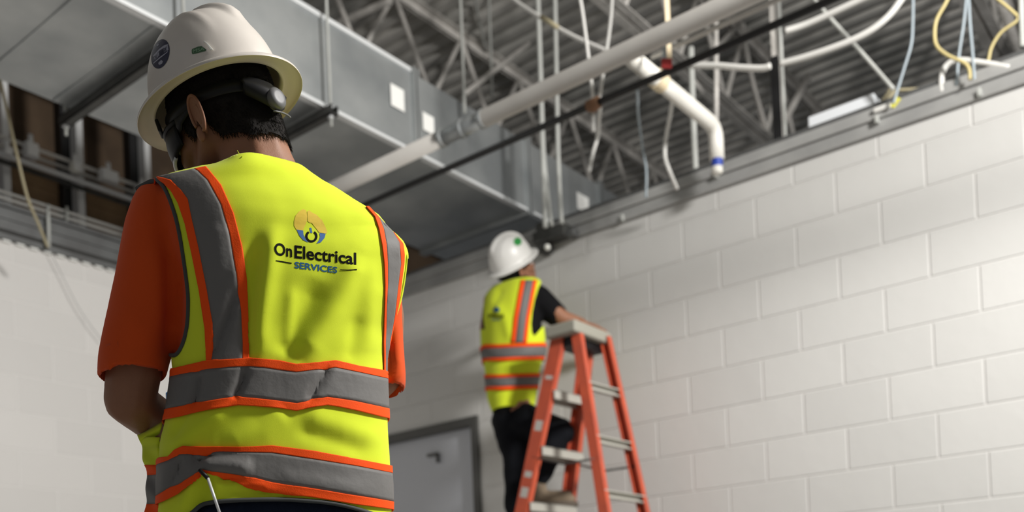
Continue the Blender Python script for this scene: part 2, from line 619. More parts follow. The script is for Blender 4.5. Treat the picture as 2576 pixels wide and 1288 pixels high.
# bright sheet strip lying on the wall head
p0 = onx(2040, 372, WX + 0.03); p1 = onx(2205, 300, WX + 0.03)
g = G().box((WX + 0.01, min(p0[1], p1[1]), TOP + 0.05), (WX + 0.16, max(p0[1], p1[1]), TOP + 0.105))
tag(bevel(g.build('sheet_metal_offcut', M['sheet'], smooth=False, loc=tuple((p0 + p1) / 2 * [1, 1, 0] + [0, 0, TOP + 0.05])), 0.004),
    'shiny strip of bright sheet metal lying on top of the block wall', 'metal strip')

# --- doorway in the right wall
g = G()
g.box((WX - 0.018, DY0 - 0.05, 0), (WX + 0.12, DY0 + 0.004, DZ + 0.05))
g.box((WX - 0.018, DY1 - 0.004, 0), (WX + 0.12, DY1 + 0.05, DZ + 0.05))
g.box((WX - 0.018, DY0, DZ - 0.004), (WX + 0.12, DY1, DZ + 0.05))
fr = structure(bevel(g.build('trim_4', M['door_frame'], smooth=False), 0.003))
g = G().box((WX + 0.035, DY0 + 0.004, 0.01), (WX + 0.08, DY1 - 0.004, DZ - 0.005))
dr = structure(g.build('door_1', M['door'], smooth=False))
q = onx(1095, 1142, WX + 0.03)
g = G()
g.box((WX + 0.012, q[1] - 0.03, q[2] - 0.012), (WX + 0.035, q[1] + 0.06, q[2] + 0.004))
g.box((WX + 0.012, q[1] - 0.032, q[2] - 0.06), (WX + 0.03, q[1] - 0.02, q[2] - 0.005))
g.build('door_catch', M['door_frame'], dr, smooth=False)

# --- open web roof joists (run across, parallel to the left wall)
def joist(y, zb, label, r=0.017):
    t = thing('roof_joist', label, 'roof joist', (4.0, y, zb), 'open web roof joists under the deck')
    zt = ZD - 0.004
    g = G()
    for s_ in (-1, 1):
        g.beam((-2.5, y + s_ * 0.036, zb), (12, y + s_ * 0.036, zb), (0, 0, 1), 0.007, 0.054)
        g.beam((-2.5, y + s_ * 0.012, zb + 0.03), (12, y + s_ * 0.012, zb + 0.03), (0, 0, 1), 0.064, 0.007)
    lab(g.build('bottom_chord', M['joist'], t, smooth=False), 'paired angle bottom chord')
    g = G()
    for s_ in (-1, 1):
        g.beam((-2.5, y + s_ * 0.034, zt), (12, y + s_ * 0.034, zt), (0, 0, 1), 0.006, 0.048)
        g.beam((-2.5, y + s_ * 0.012, zt - 0.024), (12, y + s_ * 0.012, zt - 0.024), (0, 0, 1), 0.045, 0.006)
    g.build('top_chord', M['joist'], t, smooth=False)
    g = G()
    x = -2.3; k = 0
    while x < 11.5:
        za, zb2 = (zb + 0.02, zt - 0.02) if k % 2 == 0 else (zt - 0.02, zb + 0.02)
        g.tube([(x, y, za), (x + 0.33, y, zb2)], r, 8)
        x += 0.33; k += 1
    g.build('web', M['joist'], t)
    return t


joist(1.32, 4.30, 'grey roof joist crossing the top right corner, nearest to the camera side')
joist(2.91, 4.30, 'grey open web roof joist passing above the white drain pipe')
joist(4.42, 4.35, 'grey open web roof joist just behind the top edge of the big air duct')
joist(5.85, 4.35, 'shadowed roof joist farthest back, above the left block wall')

# bridging bars between joists
for (a, b, lb) in (((1735, 190, 2.58), (1675, 60, 3.98), 'grey diagonal bridging bar rising from the joist above the white drain pipe'),):
    pass


def bar(name, pts, r, m, label, cat, group=None, n=10, smooth=True, k=6):
    P = smooth_path(pts, k) if len(pts) > 2 else [np.asarray(p, float) for p in pts]
    o = G().tube(P, r, n).build(name, m, loc=tuple(P[-1]))
    tag(o, label, cat, group)
    return o


JB = 'slanted bracing between the roof joists'
bar('bridging_bar', [onz(1735, 190, 4.32), onz(1860, 60, 4.94)], 0.017, M['joist'], 'pale diagonal brace above the red tape, rising right between joists', 'brace', JB)
bar('bridging_bar', [onz(1740, 200, 4.30), onz(1900, 345, 4.41)], 0.022, M['joist'], 'thick pale brace slanting down right behind the white drain pipe', 'brace', JB)
bar('bridging_bar', [onz(2035, 190, 4.86), onz(1960, 330, 4.41)], 0.026, M['joist'], 'grey brace leaning beside the black vertical strut', 'brace', JB)
bar('bridging_bar', [onz(700, 130, 4.35), onz(850, 60, 4.64), onz(985, 0, 4.75)], 0.022, M['joist'], 'brown grey brace at the top, just above the duct edge', 'brace', JB)
bar('bridging_bar', [onz(1170, 235, 4.41), onz(1330, 110, 4.945)], 0.018, M['joist'], 'grey brace behind the thin hanger rods in the middle of the ceiling', 'brace', JB)
bar('bridging_bar', [onz(2450, 0, 4.41), onz(2525, 175, 4.30)], 0.030, M['joist'], 'grey sprayed brace at the top right corner beside the yellow cable', 'brace', JB)
bar('bridging_bar', [onz(2520, 0, 4.41), onz(2572, 170, 4.19)], 0.030, M['joist'], 'rightmost grey sprayed brace at the top right corner', 'brace', JB)

# --- big rectangular supply duct
DN, DF, DB, DTOP = 3.555, 4.43, 3.30, 3.735
t = thing('air_duct', 'large rectangular galvanised air duct running under the roof to the block wall', 'air duct', (4.0, (DN + DF) / 2, DB))
xs = [-2.0] + [float(onz(p, q_, DB)[0]) for p, q_ in ((236, 105),)]
sx = [float(ony(1047, 360, DN)[0]), float(ony(1330, 520, DN)[0]), float(ony(1510, 560, DN)[0])]
segs = [(-2.0, 1.0), (1.0, sx[0]), (sx[0], sx[1]), (sx[1], sx[2]), (sx[2], 9.0)]
for i, (a, b) in enumerate(segs):
    g = G()
    n = 9
    ys = np.linspace(DN, DF, 4)
    # cross-broken panels: each face has a shallow ridge
    cxm = (a + b) / 2
    dy, dz = 0.004, 0.006
    V = [(a, DN, DB), (b, DN, DB), (b, DF, DB), (a, DF, DB), (a, DN, DTOP), (b, DN, DTOP), (b, DF, DTOP), (a, DF, DTOP),
         (cxm, (DN + DF) / 2, DB - dz), (cxm, DN - dy, (DB + DTOP) / 2), (cxm, DF + dy, (DB + DTOP) / 2)]
    Fc = [(0, 8, 1), (1, 8, 2), (2, 8, 3), (3, 8, 0), (0, 1, 9), (1, 5, 9), (5, 4, 9), (4, 0, 9), (3, 7, 10), (7, 6, 10), (6, 2, 10), (2, 3, 10),
          (4, 5, 6, 7), (0, 4, 7, 3), (1, 2, 6, 5)]
    g.add(V, Fc)
    g.build('duct_section', M['galv'], t, smooth=False)
for i, x in enumerate([1.0] + sx):
    g = G()
    for dx in (-0.024, 0.006):
        g.box((x + dx, DN - 0.022, DB - 0.022), (x + dx + 0.018, DN, DTOP + 0.022))
        g.box((x + dx, DF, DB - 0.022), (x + dx + 0.018, DF + 0.022, DTOP + 0.022))
        g.box((x + dx, DN, DB - 0.022), (x + dx + 0.018, DF, DB))
        g.box((x + dx, DN, DTOP), (x + dx + 0.018, DF, DTOP + 0.022))
    g.build('flange', M['galv'], t, smooth=False)
# corner seams (standing edge along the near bottom and top)
for (a, b) in ((-2.0, sx[0] - 0.03), (sx[0] + 0.03, sx[1] - 0.03), (sx[1] + 0.03, sx[2] - 0.03)):
    g = G().box((a, DN - 0.016, DB - 0.007), (b, DN + 0.02, DB + 0.009))
    lab(g.build('corner_seam', M['galv_light'], t, smooth=False), 'bright folded bottom edge')
g = G().box((-2.0, DN - 0.014, DTOP - 0.008), (sx[0] - 0.03, DN + 0.02, DTOP + 0.014))
g.build('top_seam', M['galv_light'], t, smooth=False)
# stiffener seams on the bottom, across the duct
for (p, q_) in (((25, 105), (205, 0)), ((258, 152), (400, 60))):
    a = onz(*p, DB); b = onz(*q_, DB)
    xx = float((a[0] + b[0]) / 2)
    G().box((xx - 0.003, DN + 0.01, DB - 0.009), (xx + 0.003, DF - 0.01, DB)).build('cross_seam', M['galv'], t, smooth=False)
# sealed joint on the near side, bright box on the duct end
for k, (x0, y0, x1, y1) in enumerate(((983, 208, 1018, 262), (1064, 280, 1093, 322), (1452, 482, 1482, 520))):
    a = ony(x0, y0, DN - 0.012); b = ony(x1, y1 + (x1 - x0) * 0.0, DN - 0.012)
    c = ony(x0, y0 + (54, 44, 40)[k], DN - 0.012)
    g = G().box((a[0], DN - 0.010, c[2]), (b[0], DN - 0.008, a[2]))
    lab(g.build('paper_label', M['paper'], t, smooth=False), 'white paper label on the duct side')

# --- trapeze hangers (strut channel under the duct, threaded rods)
TG = 'strut trapezes carrying the air duct'
for k, (px_, py_, lb) in enumerate(((841, 268, 'grey strut channel under the duct, right of the white hard hat'),
                                    (370, 150, 'dark strut channel under the duct, left of the white hard hat'))):
    q = onz(px_, py_, DB - 0.03)
    xx = float(q[0])
    t = thing('trapeze_hanger', lb, 'duct hanger', (xx, DN - 0.06, DB - 0.05), TG)
    g = G()
    y0, y1 = DN - 0.085, DF + 0.07
    g.box((xx - 0.021, y0, DB - 0.068), (xx + 0.021, y1, DB - 0.063))
    g.box((xx - 0.021, y0, DB - 0.068), (xx - 0.017, y1, DB - 0.024))
    g.box((xx + 0.017, y0, DB - 0.068), (xx + 0.021, y1, DB - 0.024))
    g.box((xx - 0.021, y0, DB - 0.028), (xx - 0.010, y1, DB - 0.024))
    g.box((xx + 0.010, y0, DB - 0.028), (xx + 0.021, y1, DB - 0.024))
    g.build('strut_channel', M['steel_strut'], t, smooth=False)
    for yy in (DN - 0.055, DF + 0.045):
        G().tube([(xx, yy, DB - 0.115), (xx, yy, ZD)], 0.0075, 10).build('threaded_rod', M['rod'], t)
        G().tube([(xx, yy, DB - 0.078), (xx, yy, DB - 0.066)], 0.014, 6).build('nut', M['steel_light'], t, smooth=False)
        G().tube([(xx, yy, DB - 0.028), (xx, yy, DB - 0.016)], 0.014, 6).build('nut', M['steel_light'], t, smooth=False)

# --- long pipes parallel to the block wall
PX, PZ = 3.59, 3.15
ys = [float(onz(850, 460, PZ)[1]) + 1.4, float(onz(1110, 345, PZ)[1]), float(onz(1212, 298, PZ)[1]), -2.5]
t = thing('water_pipe', 'thick pale painted pipe slanting across the ceiling from behind the vest to the top edge', 'pipe', (PX, 1.5, PZ))
G().tube([(PX, ys[0], PZ), (PX, ys[1], PZ)], 0.038, 24).build('pipe_length', M['pipe'], t)
G().tube([(PX, ys[2], PZ), (PX, ys[3], PZ)], 0.040, 24).build('pipe_length', M['pipe'], t)
g = G().tube([(PX, ys[1] + 0.02, PZ), (PX, ys[2] - 0.02, PZ)], 0.0365, 24)
for yy in (ys[1], (ys[1] + ys[2]) / 2, ys[2]):
    g.tube([(PX, yy - 0.012, PZ), (PX, yy + 0.012, PZ)], 0.043, 24)
lab(g.build('coupling', M['galv'], t), 'bare grey metal coupling in the pipe')
autosmooth(bpy.data.objects[t.children[-1].name])

BX, BZ = 3.76, 3.10
bar('sprinkler_pipe', [(BX, 5.0, BZ), (BX, -2.2, BZ)], 0.0155, M['black_pipe'], 'thin black pipe running parallel below the thick pale pipe', 'pipe')
q = onz(1492, 262, 3.10)
g = G().tube([(BX, float(q[1]) - 0.03, BZ), (BX, float(q[1]) + 0.03, BZ)], 0.026, 16)
g.ball((BX, float(q[1]), BZ - 0.005), 0.028)
tag(g.build('pipe_clamp', M['brown_fitting'], loc=(BX, float(q[1]), BZ)), 'rusty brown clamp around the thin black pipe', 'pipe clamp')
q2 = onz(1648, 208, 3.10)

# thin grey pipe above the black one at the top right, with the lamp wires
bar('conduit', [(3.86, -2.0, 3.26), (3.86, float(onz(1700, 195, 3.26)[1]), 3.26)], 0.011, M['pipe'], 'thin grey conduit just above the black pipe', 'conduit')
bar('conduit', [onz(1975, 78, 3.45), onz(2030, 60, 3.45), onz(2120, 20, 3.45), onz(2260, -45, 3.45)], 0.014, M['cable_white'],
    'white conduit stub right of the black pipe at the top', 'conduit')

# --- white drain pipe with elbow and taped end
PV = 3.20
a = onz(1572, 150, PV); b = onz(1800, 320, PV)
yy = float(b[1])
t = thing('drain_pipe', 'white plastic drain pipe with an elbow turning down in front of the wall head', 'pipe', (float(b[0]), yy, 3.0))
x0_, x1_ = float(a[0]), float(b[0])
path = [np.array([x0_, yy, PV]), np.array([x1_ - 0.06, yy, PV])]
for k in range(1, 8):
    an = k / 7 * PI / 2
    path.append(np.array([x1_ - 0.06 + 0.06 * math.sin(an), yy, PV - 0.06 + 0.06 * math.cos(an)]))
zend = float(onx(1803, 402, x1_)[2])
path.append(np.array([x1_, yy, zend]))
G().tube(path, 0.036, 24).build('pipe_run', M['pvc'], t)
g = G().tube([(x1_ - 0.42, yy, PV), (x1_ - 0.38, yy, PV)], 0.040, 24)
xj = float(onz(1650, 205, PV)[0])
g = G().tube([(xj - 0.03, yy, PV), (xj + 0.03, yy, PV)], 0.043, 24)
lab(autosmooth(g.build('coupling', M['cream'], t)), 'beige coupling on the pipe')
z2 = float(onx(1803, 423, x1_)[2]); z3 = float(onx(1803, 440, x1_)[2])
lab(autosmooth(G().tube([(x1_, yy, zend + 0.01), (x1_, yy, zend), (x1_, yy, z2)], [0.03, 0.028, 0.027], 20).build('tape_wrap', M['blue_tape'], t)), 'blue tape wrap')
G().tube([(x1_ - 0.003, yy, z2 + 0.002), (x1_ - 0.003, yy, z3 + 0.008), (x1_ - 0.003, yy, z3)], [0.028, 0.027, 0.018], 20).build('end_cap', M['pvc'], t)
# --- red marked strap by the black pipe
q = at(1684, 95, 4.15); q2 = at(1676, 170, 4.15)
t = thing('hanging_strap', 'cream strap with red tape hanging beside the black pipe', 'strap', tuple(q2))
G().beam((q[0], q[1], ZD), at(1684, 150, 4.15), R[0], 0.020, 0.004).build('strap', M['cream'], t, smooth=False)
G().beam(at(1672, 100, 4.17), at(1670, 152, 4.17), R[0], 0.014, 0.004).build('blue_band', M['cable_blue'], t, smooth=False)
lab(bevel(G().beam(at(1677, 148, 4.14), at(1677, 172, 4.14), R[0], 0.044, 0.012).build('tape', M['red_tape'], t, smooth=False), 0.004), 'red tape')

# --- black vertical strut standing by the wall head
xs_ = WX + 0.07
a = onx(1950, 70, xs_); b = onx(1958, 376, xs_)
t = thing('strut_channel', 'black and grey vertical strut standing on the wall head below the black pipe', 'strut', (xs_, float(b[1]), TOP + 0.05))
c = onx(1948, 145, xs_)
yy = float(b[1])
G().beam((xs_, yy, float(b[2])), (xs_, yy, float(c[2])), (0, 1, 0), 0.035, 0.03).build('dark_sleeve', M['black_pipe'], t, smooth=False)
G().beam((xs_ + 0.02, yy, float(b[2])), (xs_ + 0.02, yy, ZD), (0, 1, 0), 0.03, 0.03).build('post', M['joist'], t, smooth=False)
G().tube([(xs_, yy - 0.038, float(b[2])), (xs_, yy - 0.038, ZD)], 0.010, 8).build('side_rod', M['rod'], t)

# --- rods, conduits and cables hanging in the void
RG = 'thin grey hanger rods'
def hang(name, pts, r, m, label, cat, group=None):
    """pts: (px, py, plane, value) plane 'x','y','z' or 'd'"""
    fn = dict(x=onx, y=ony, z=onz, d=at)
    P = [fn[p](a, b, v) for a, b, p, v in pts]
    P = [C0 + (p - C0) * (ZD - 0.02 - H) / (p[2] - H) if p[2] > ZD - 0.02 else p for p in P]
    Q = smooth_path(P, 6) if len(P) > 2 else list(P)
    if pts[0][1] <= 0 and Q[0][2] < ZD - 0.05:
        Q = [np.array([Q[0][0], Q[0][1], ZD - 0.004])] + Q
    o = G().tube(Q, r, 10).build(name, m, loc=tuple(Q[-1]))
    return tag(o, label, cat, group)


hang('hanger_rod', [(1154, -60, 'y', 3.50), (1158, 0, 'y', 3.50), (1169, 285, 'y', 3.50)], 0.009, M['rod'], 'hanger rod dropping to the duct edge near the coupling of the pale pipe', 'rod', RG)
hang('hanger_rod', [(1185, -60, 'y', 4.6), (1195, 0, 'y', 4.6), (1222, 130, 'y', 4.6)], 0.008, M['rod'], 'short leaning rod, upper middle of the ceiling', 'rod', RG)
hang('hanger_rod', [(1226, -60, 'y', 4.3), (1230, 0, 'y', 4.3), (1238, 245, 'y', 4.3)], 0.009, M['rod'], 'grey rod behind the thick pale pipe, right of the rod at the duct', 'rod', RG)
hang('conduit', [(1351, -60, 'x', 4.45), (1353, 0, 'x', 4.45), (1360, 200, 'x', 4.45), (1366, 400, 'x', 4.45), (1372, 572, 'x', 4.45)], 0.014, M['rod'], 'long vertical conduit ending just above the second worker', 'conduit')
hang('conduit', [(1366, 330, 'x', 4.5), (1372, 430, 'x', 4.5), (1388, 568, 'x', 4.5)], 0.010, M['rod'], 'slim conduit splitting off the long one above the second worker', 'conduit')
hang('conduit', [(1394, -60, 'x', 4.5), (1396, 0, 'x', 4.5), (1401, 250, 'x', 4.5), (1405, 420, 'x', 4.5), (1413, 562, 'x', 4.5)], 0.012, M['rod'], 'right one of the two long vertical conduits above the second worker', 'conduit')
hang('cable', [(1460, 0, 'x', 3.79), (1468, 50, 'x', 3.79), (1487, 200, 'x', 3.79), (1492, 262, 'x', 3.79)], 0.008, M['cable_white'], 'thin white cable leaning right to the brown clamp', 'cable')
hang('cable', [(1540, -10, 'x', 3.79), (1535, 60, 'x', 3.79), (1518, 180, 'x', 3.79), (1506, 262, 'x', 3.79)], 0.008, M['cable_white'], 'thin white cable leaning left to the brown clamp', 'cable')
hang('cable', [(1493, 262, 'x', 3.79), (1492, 330, 'x', 3.79), (1510, 262, 'x', 3.79)][:2], 0.009, M['cable_white'], 'short white cable below the brown clamp', 'cable')
hang('cable', [(1510, 262, 'x', 3.79), (1504, 340, 'x', 4.3), (1492, 385, 'x', 4.3), (1482, 432, 'x', 4.3)], 0.009, M['cable_white'], 'white cable trailing from the brown clamp to the duct', 'cable')
hang('cable', [(1603, 224, 'x', 3.765), (1606, 290, 'x', 4.1), (1618, 380, 'x', 4.4), (1626, 430, 'x', 4.4), (1625, 498, 'x', 4.4)], 0.0062, M['cable_blue'], 'blue grey cable dropping to the wall head left of the drain pipe', 'cable')
hang('cable', [(1693, 240, 'x', 4.10), (1686, 290, 'x', 4.3), (1675, 350, 'x', 4.4), (1673, 395, 'x', 4.4), (1684, 430, 'x', 4.4), (1703, 475, 'x', 4.5)], 0.010, M['cable_white'], 'bent white cable hanging below the drain pipe', 'cable')
hang('conduit', [(1738, 120, 'x', 4.72), (1742, 250, 'x', 4.72), (1751, 455, 'x', 4.72)], 0.016, M['rod'], 'pale vertical conduit standing on the wall head left of the drain elbow', 'conduit')
hang('conduit', [(1800, -60, 'x', 4.9), (1802, 262, 'x', 4.9), (1800, 330, 'x', 4.9)], 0.013, M['joist'], 'grey conduit behind the drain pipe elbow', 'conduit')
hang('conduit', [(1868, 60, 'z', 4.9), (1885, 165, 'z', 4.7), (1900, 230, 'z', 4.5), (1930, 330, 'z', 4.3)], 0.014, M['joist'], 'grey pipe leaning left of the black strut', 'conduit')
hang('cable', [(1272, -20, 'x', 4.0), (1310, 12, 'x', 4.0), (1370, 50, 'x', 4.0), (1440, 90, 'x', 4.0), (1530, 130, 'x', 4.0)], 0.010, M['cable_white'], 'white cable slanting from the top edge down to the thick pale pipe', 'cable')
hang('cable_splice', [(1362, 43, 'x', 3.98), (1402, 68, 'x', 3.98)], 0.0115, M['cable_tan'], 'yellowish sleeve on the slanting white cable', 'sleeve')
hang('conduit', [(1738, 165, 'x', 4.3), (1800, 165, 'x', 4.3), (1860, 170, 'x', 4.3), (1915, 172, 'x', 4.3), (1938, 166, 'x', 4.3)], 0.014, M['cable_white'], 'white level conduit left of the black strut', 'conduit')
hang('cable', [(1962, 161, 'x', 4.4), (2020, 145, 'x', 4.4), (2090, 122, 'x', 4.4), (2150, 98, 'x', 4.4), (2200, 70, 'x', 4.4), (2240, 35, 'x', 4.4), (2275, -12, 'x', 4.4)], 0.014, M['cable_white'], 'thick white cable sweeping up to the top edge right of the black strut', 'cable')
hang('conduit', [(2040, -12, 'x', 4.6), (2085, 42, 'x', 4.6), (2165, 130, 'x', 4.6), (2248, 225, 'x', 4.6)], 0.009, M['rod'], 'thin grey rod crossing behind the sweeping white cable', 'rod')
hang('cable', [(2297, -20, 'x', 4.6), (2296, 60, 'x', 4.6), (2292, 112, 'x', 4.6), (2275, 170, 'x', 4.6), (2256, 232, 'x', 4.6), (2248, 260, 'x', 4.6)], 0.0062, M['cable_blue'], 'blue grey cable dropping to the yellow tag on the wall head', 'cable')
hang('cable', [(2392, -20, 'x', 4.6), (2378, 10, 'x', 4.6), (2356, 50, 'x', 4.6), (2351, 90, 'x', 4.6), (2358, 118, 'x', 4.6), (2385, 140, 'x', 4.6), (2425, 158, 'x', 4.6), (2438, 175, 'x', 4.6), (2440, 200, 'x', 4.6)], 0.0075, M['cable_yellow'], 'yellow cable looping down near the top right corner', 'cable')
hang('cable', [(2500, -10, 'x', 4.7), (2548, 30, 'x', 4.7), (2560, 50, 'x', 4.7), (2518, 82, 'x', 4.7), (2494, 120, 'x', 4.7), (2484, 158, 'x', 4.7), (2462, 182, 'x', 4.7), (2440, 205, 'x', 4.7)], 0.0065, M['cable_yellow'], 'second yellow cable beside the rightmost brace', 'cable')
hang('cable', [(2432, -15, 'x', 4.65), (2424, 60, 'x', 4.65), (2412, 140, 'x', 4.65), (2406, 215, 'x', 4.65)], 0.0062, M['cable_blue'], 'left grey cord of the pair at the top right', 'cable')
hang('cable', [(2436, -15, 'x', 4.65), (2440, 60, 'x', 4.65), (2447, 140, 'x', 4.65), (2451, 205, 'x', 4.65)], 0.0062, M['cable_blue'], 'right grey cord of the pair at the top right', 'cable')
hang('conduit', [(2371, 236, 'x', 4.66), (2368, 205, 'x', 4.66), (2374, 175, 'x', 4.66), (2392, 157, 'x', 4.66), (2420, 152, 'x', 4.66), (2470, 158, 'x', 4.66), (2540, 170, 'x', 4.66)], 0.013, M['cable_white'], 'white conduit elbow rising from the wall head at the right', 'conduit')
hang('rod', [(2568, -20, 'x', 4.7), (2570, 60, 'x', 4.7), (2572, 118, 'x', 4.7)], 0.012, M['rod'], 'pale rod at the right edge of the picture', 'rod')
CG = 'tan cables bundled on the wall head'
for i, (pts, lb) in enumerate((([(2192, 292), (2210, 272), (2232, 236), (2240, 222)], 'tan cable curling up from the wall head beside the yellow tag'),
                               ([(2205, 280), (2225, 262), (2242, 240), (2250, 226)], 'tan cable twisted against the yellow tag'),
                               ([(2262, 227), (2290, 226), (2318, 224)], 'short level tan cable right of the yellow tag'),
                               ([(2400, 205), (2420, 204), (2438, 198), (2450, 190)], 'tan cable lying below the white conduit elbow'))):
    hang('cable', [(a, b, 'x', 4.67) for a, b in pts], 0.008, M['cable_tan'], lb, 'cable', CG)
q = onx(2253, 256, 4.645)
o = bevel(G().beam(onx(2244, 270, 4.645), onx(2262, 246, 4.645), (1, 0, 0), 0.006, 0.022).build('cable_tag', M['yellow_tag'], smooth=False, loc=tuple(q)), 0.002)
tag(o, 'yellow tag on the cables at the wall head', 'tag')
q = onx(2215, 274, 4.64)
o = bevel(G().box((q[0] - 0.01, q[1] - 0.045, q[2] - 0.012), (q[0] + 0.012, q[1] + 0.03, q[2] + 0.012)).build('cable_clip', M['cable_white'], smooth=False, loc=tuple(q)), 0.005)
tag(o, 'white clip on the wall head left of the yellow tag', 'clip')
for (px_, py_, lb) in ((1565, 548, 'small pale clip on the dark steel angle left of the blue grey cable'), (2463, 232, 'small white clip on the steel angle below the white elbow'),
                       (1800, 438, 'small grey clip on the steel angle under the drain pipe end'), (2205, 300, 'small grey clip on the steel angle under the yellow tag')):
    q = onx(px_, py_, WX - 0.03)
    o = bevel(G().box((q[0] - 0.008, q[1] - 0.008, q[2] - 0.018), (q[0] + 0.018, q[1] + 0.008, q[2] + 0.018)).build('wall_clip', M['rod'], smooth=False, loc=tuple(q)), 0.003)
    tag(o, lb, 'clip', 'clips along the wall head')

# --- bracket cluster where duct, conduits and wall meet (right of the second worker's hat)
q = onx(1385, 600, WX - 0.06)
t = thing('pipe_bracket', 'grey steel bracket and box cluster behind the second worker\'s hard hat', 'bracket', tuple(q))
g = G()
g.box((q[0] - 0.04, q[1] - 0.12, q[2] - 0.02), (q[0] + 0.05, q[1] + 0.10, q[2] + 0.05))
g.box((q[0] - 0.03, q[1] + 0.02, q[2] - 0.07), (q[0] + 0.05, q[1] + 0.08, q[2] + 0.10))
bevel(g.build('bracket', M['steel_strut'], t, smooth=False), 0.004)
q2 = onx(1377, 622, WX - 0.09)
lab(G().ball(tuple(q2), 0.018).build('knob', M['white_tab'], t), 'small white knob')
bevel(G().box((q[0] - 0.02, q[1] - 0.17, q[2] - 0.03), (q[0] + 0.05, q[1] - 0.12, q[2] + 0.01)).build('end_plate', M['galv_dark'], t, smooth=False), 0.004)

# --- conduits, boxes and studs above the left wall
LY = 5.30
def lrun(pa, pb, yv, r, m, label, name='conduit', grp='conduits above the left block wall'):
    a = ony(*pa, yv); b = ony(*pb, yv)
    z = (a[2] + b[2]) / 2
    o = G().tube([(-1.5, yv, z), (WX - 0.3, yv, z)], r, 10).build(name, m, loc=(float(a[0]), yv, float(z)))
    tag(o, label, 'conduit', grp)
    return z


z1 = lrun((0, 337), (400, 492), 5.55, 0.011, M['cable_white'], 'uppermost thin conduit in front of the brown backing')
z2 = lrun((0, 362), (400, 508), 5.60, 0.010, M['cable_white'], 'second conduit down in front of the brown backing')
z3 = lrun((0, 385), (330, 502), 5.52, 0.016, M['steel_light'], 'bright thick conduit in the middle of the run')
z4 = lrun((0, 400), (330, 520), 5.56, 0.014, M['steel_strut'], 'dark conduit right below the bright thick one')
z5 = lrun((0, 478), (290, 575), 5.42, 0.009, M['cable_white'], 'thin pale conduit just above the steel track')
z6 = lrun((0, 492), (290, 590), 5.42, 0.009, M['cable_white'], 'lowest thin conduit lying on the steel track')
SG = 'steel studs standing on the left wall head'
for (pa, pb, yv, wd, mm, lb) in (((8, 170), (20, 508), 5.62, 0.040, 'steel_light', 'steel stud near the left edge of the picture'),
                                 ((205, 290), (207, 562), 5.62, 0.042, 'steel_light', 'steel stud left of the brown backing panels, nearest the worker'),
                                 ((372, 400), (374, 500), 5.62, 0.040, 'steel_light', 'steel stud just left of the orange sleeve')):
    b = ony(*pb, yv)
    x = float(b[0])
    g = G().box((x - wd / 2, yv - 0.004, TOP), (x + wd / 2, yv, ZD))
    g.box((x - wd / 2, yv, TOP), (x - wd / 2 + 0.004, yv + 0.07, ZD))
    g.box((x + wd / 2 - 0.004, yv, TOP), (x + wd / 2, yv + 0.07, ZD))
    tag(g.build('wall_stud', M[mm], smooth=False, loc=(x, yv, TOP)), lb, 'stud', SG)
    if pa[0] > 100:
        g = G().box((x - wd / 2 - 0.05, yv + 0.08, TOP), (x - wd / 2 + 0.01, yv + 0.16, ZD))
        tag(g.build('post', M['black_pipe'], smooth=False, loc=(x, yv + 0.1, TOP)), 'dark post directly behind the ' + ('stud nearest the worker' if pa[0] < 300 else 'stud beside the orange sleeve'), 'post')
BG = 'metal boxes on the conduits above the left wall'
for (x0, y0, x1, y1, yv, mm, lb) in ((60, 358, 92, 402, 5.50, 'steel_light', 'square metal box on the conduits beside the hanging wire'),
                                     (250, 428, 292, 462, 5.50, 'steel_light', 'grey metal box on the conduits right of the stud nearest the worker'),
                                     (178, 408, 196, 436, 5.52, 'white_tab', 'small white box beside the stud nearest the worker'),
                                     (6, 372, 26, 395, 5.5, 'steel_light', 'small metal box on the conduits at the left edge'),
                                     (342, 470, 368, 492, 5.5, 'steel_light', 'small metal box close to the orange sleeve')):
    a = ony(x0, y0, yv); b = ony(x1, y1, yv); c = ony((x0 + x1) / 2, (y0 + y1) / 2, yv)
    hw = (b[0] - a[0]) / 2; hh = (y1 - y0) / F * pr(c)[0][2] / 2 * 0.8
    t = thing('junction_box', lb, 'electrical box', (float(c[0]), yv, float(c[2])), BG)
    bevel(G().box((c[0] - hw, yv - 0.035, c[2] - hh), (c[0] + hw, yv + 0.02, c[2] + hh)).build('box_body', M[mm], t, smooth=False), 0.003)
    bevel(G().box((c[0] - hw * 0.9, yv - 0.040, c[2] - hh * 0.9), (c[0] + hw * 0.9, yv - 0.035, c[2] + hh * 0.9)).build('cover_plate', M['steel_light'], t, smooth=False), 0.002)
    G().tube([(c[0], yv - 0.01, c[2] + hh), (c[0], yv - 0.01, c[2] + hh + 0.05)], 0.014, 10).build('connector', M['steel_light'], t)
# brown backing boards between the studs, coloured paler as the lit lower part
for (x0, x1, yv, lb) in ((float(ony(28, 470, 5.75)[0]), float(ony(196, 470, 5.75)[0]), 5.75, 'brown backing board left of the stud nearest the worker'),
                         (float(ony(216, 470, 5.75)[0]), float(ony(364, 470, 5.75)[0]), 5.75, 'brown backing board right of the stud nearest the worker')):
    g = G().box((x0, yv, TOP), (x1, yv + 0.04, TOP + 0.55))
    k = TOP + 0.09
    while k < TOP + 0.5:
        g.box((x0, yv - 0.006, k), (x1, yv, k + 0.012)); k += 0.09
    tag(g.build('backing_board', M['lit_kraft'], smooth=False, loc=(x0, yv, TOP)), lb, 'board')
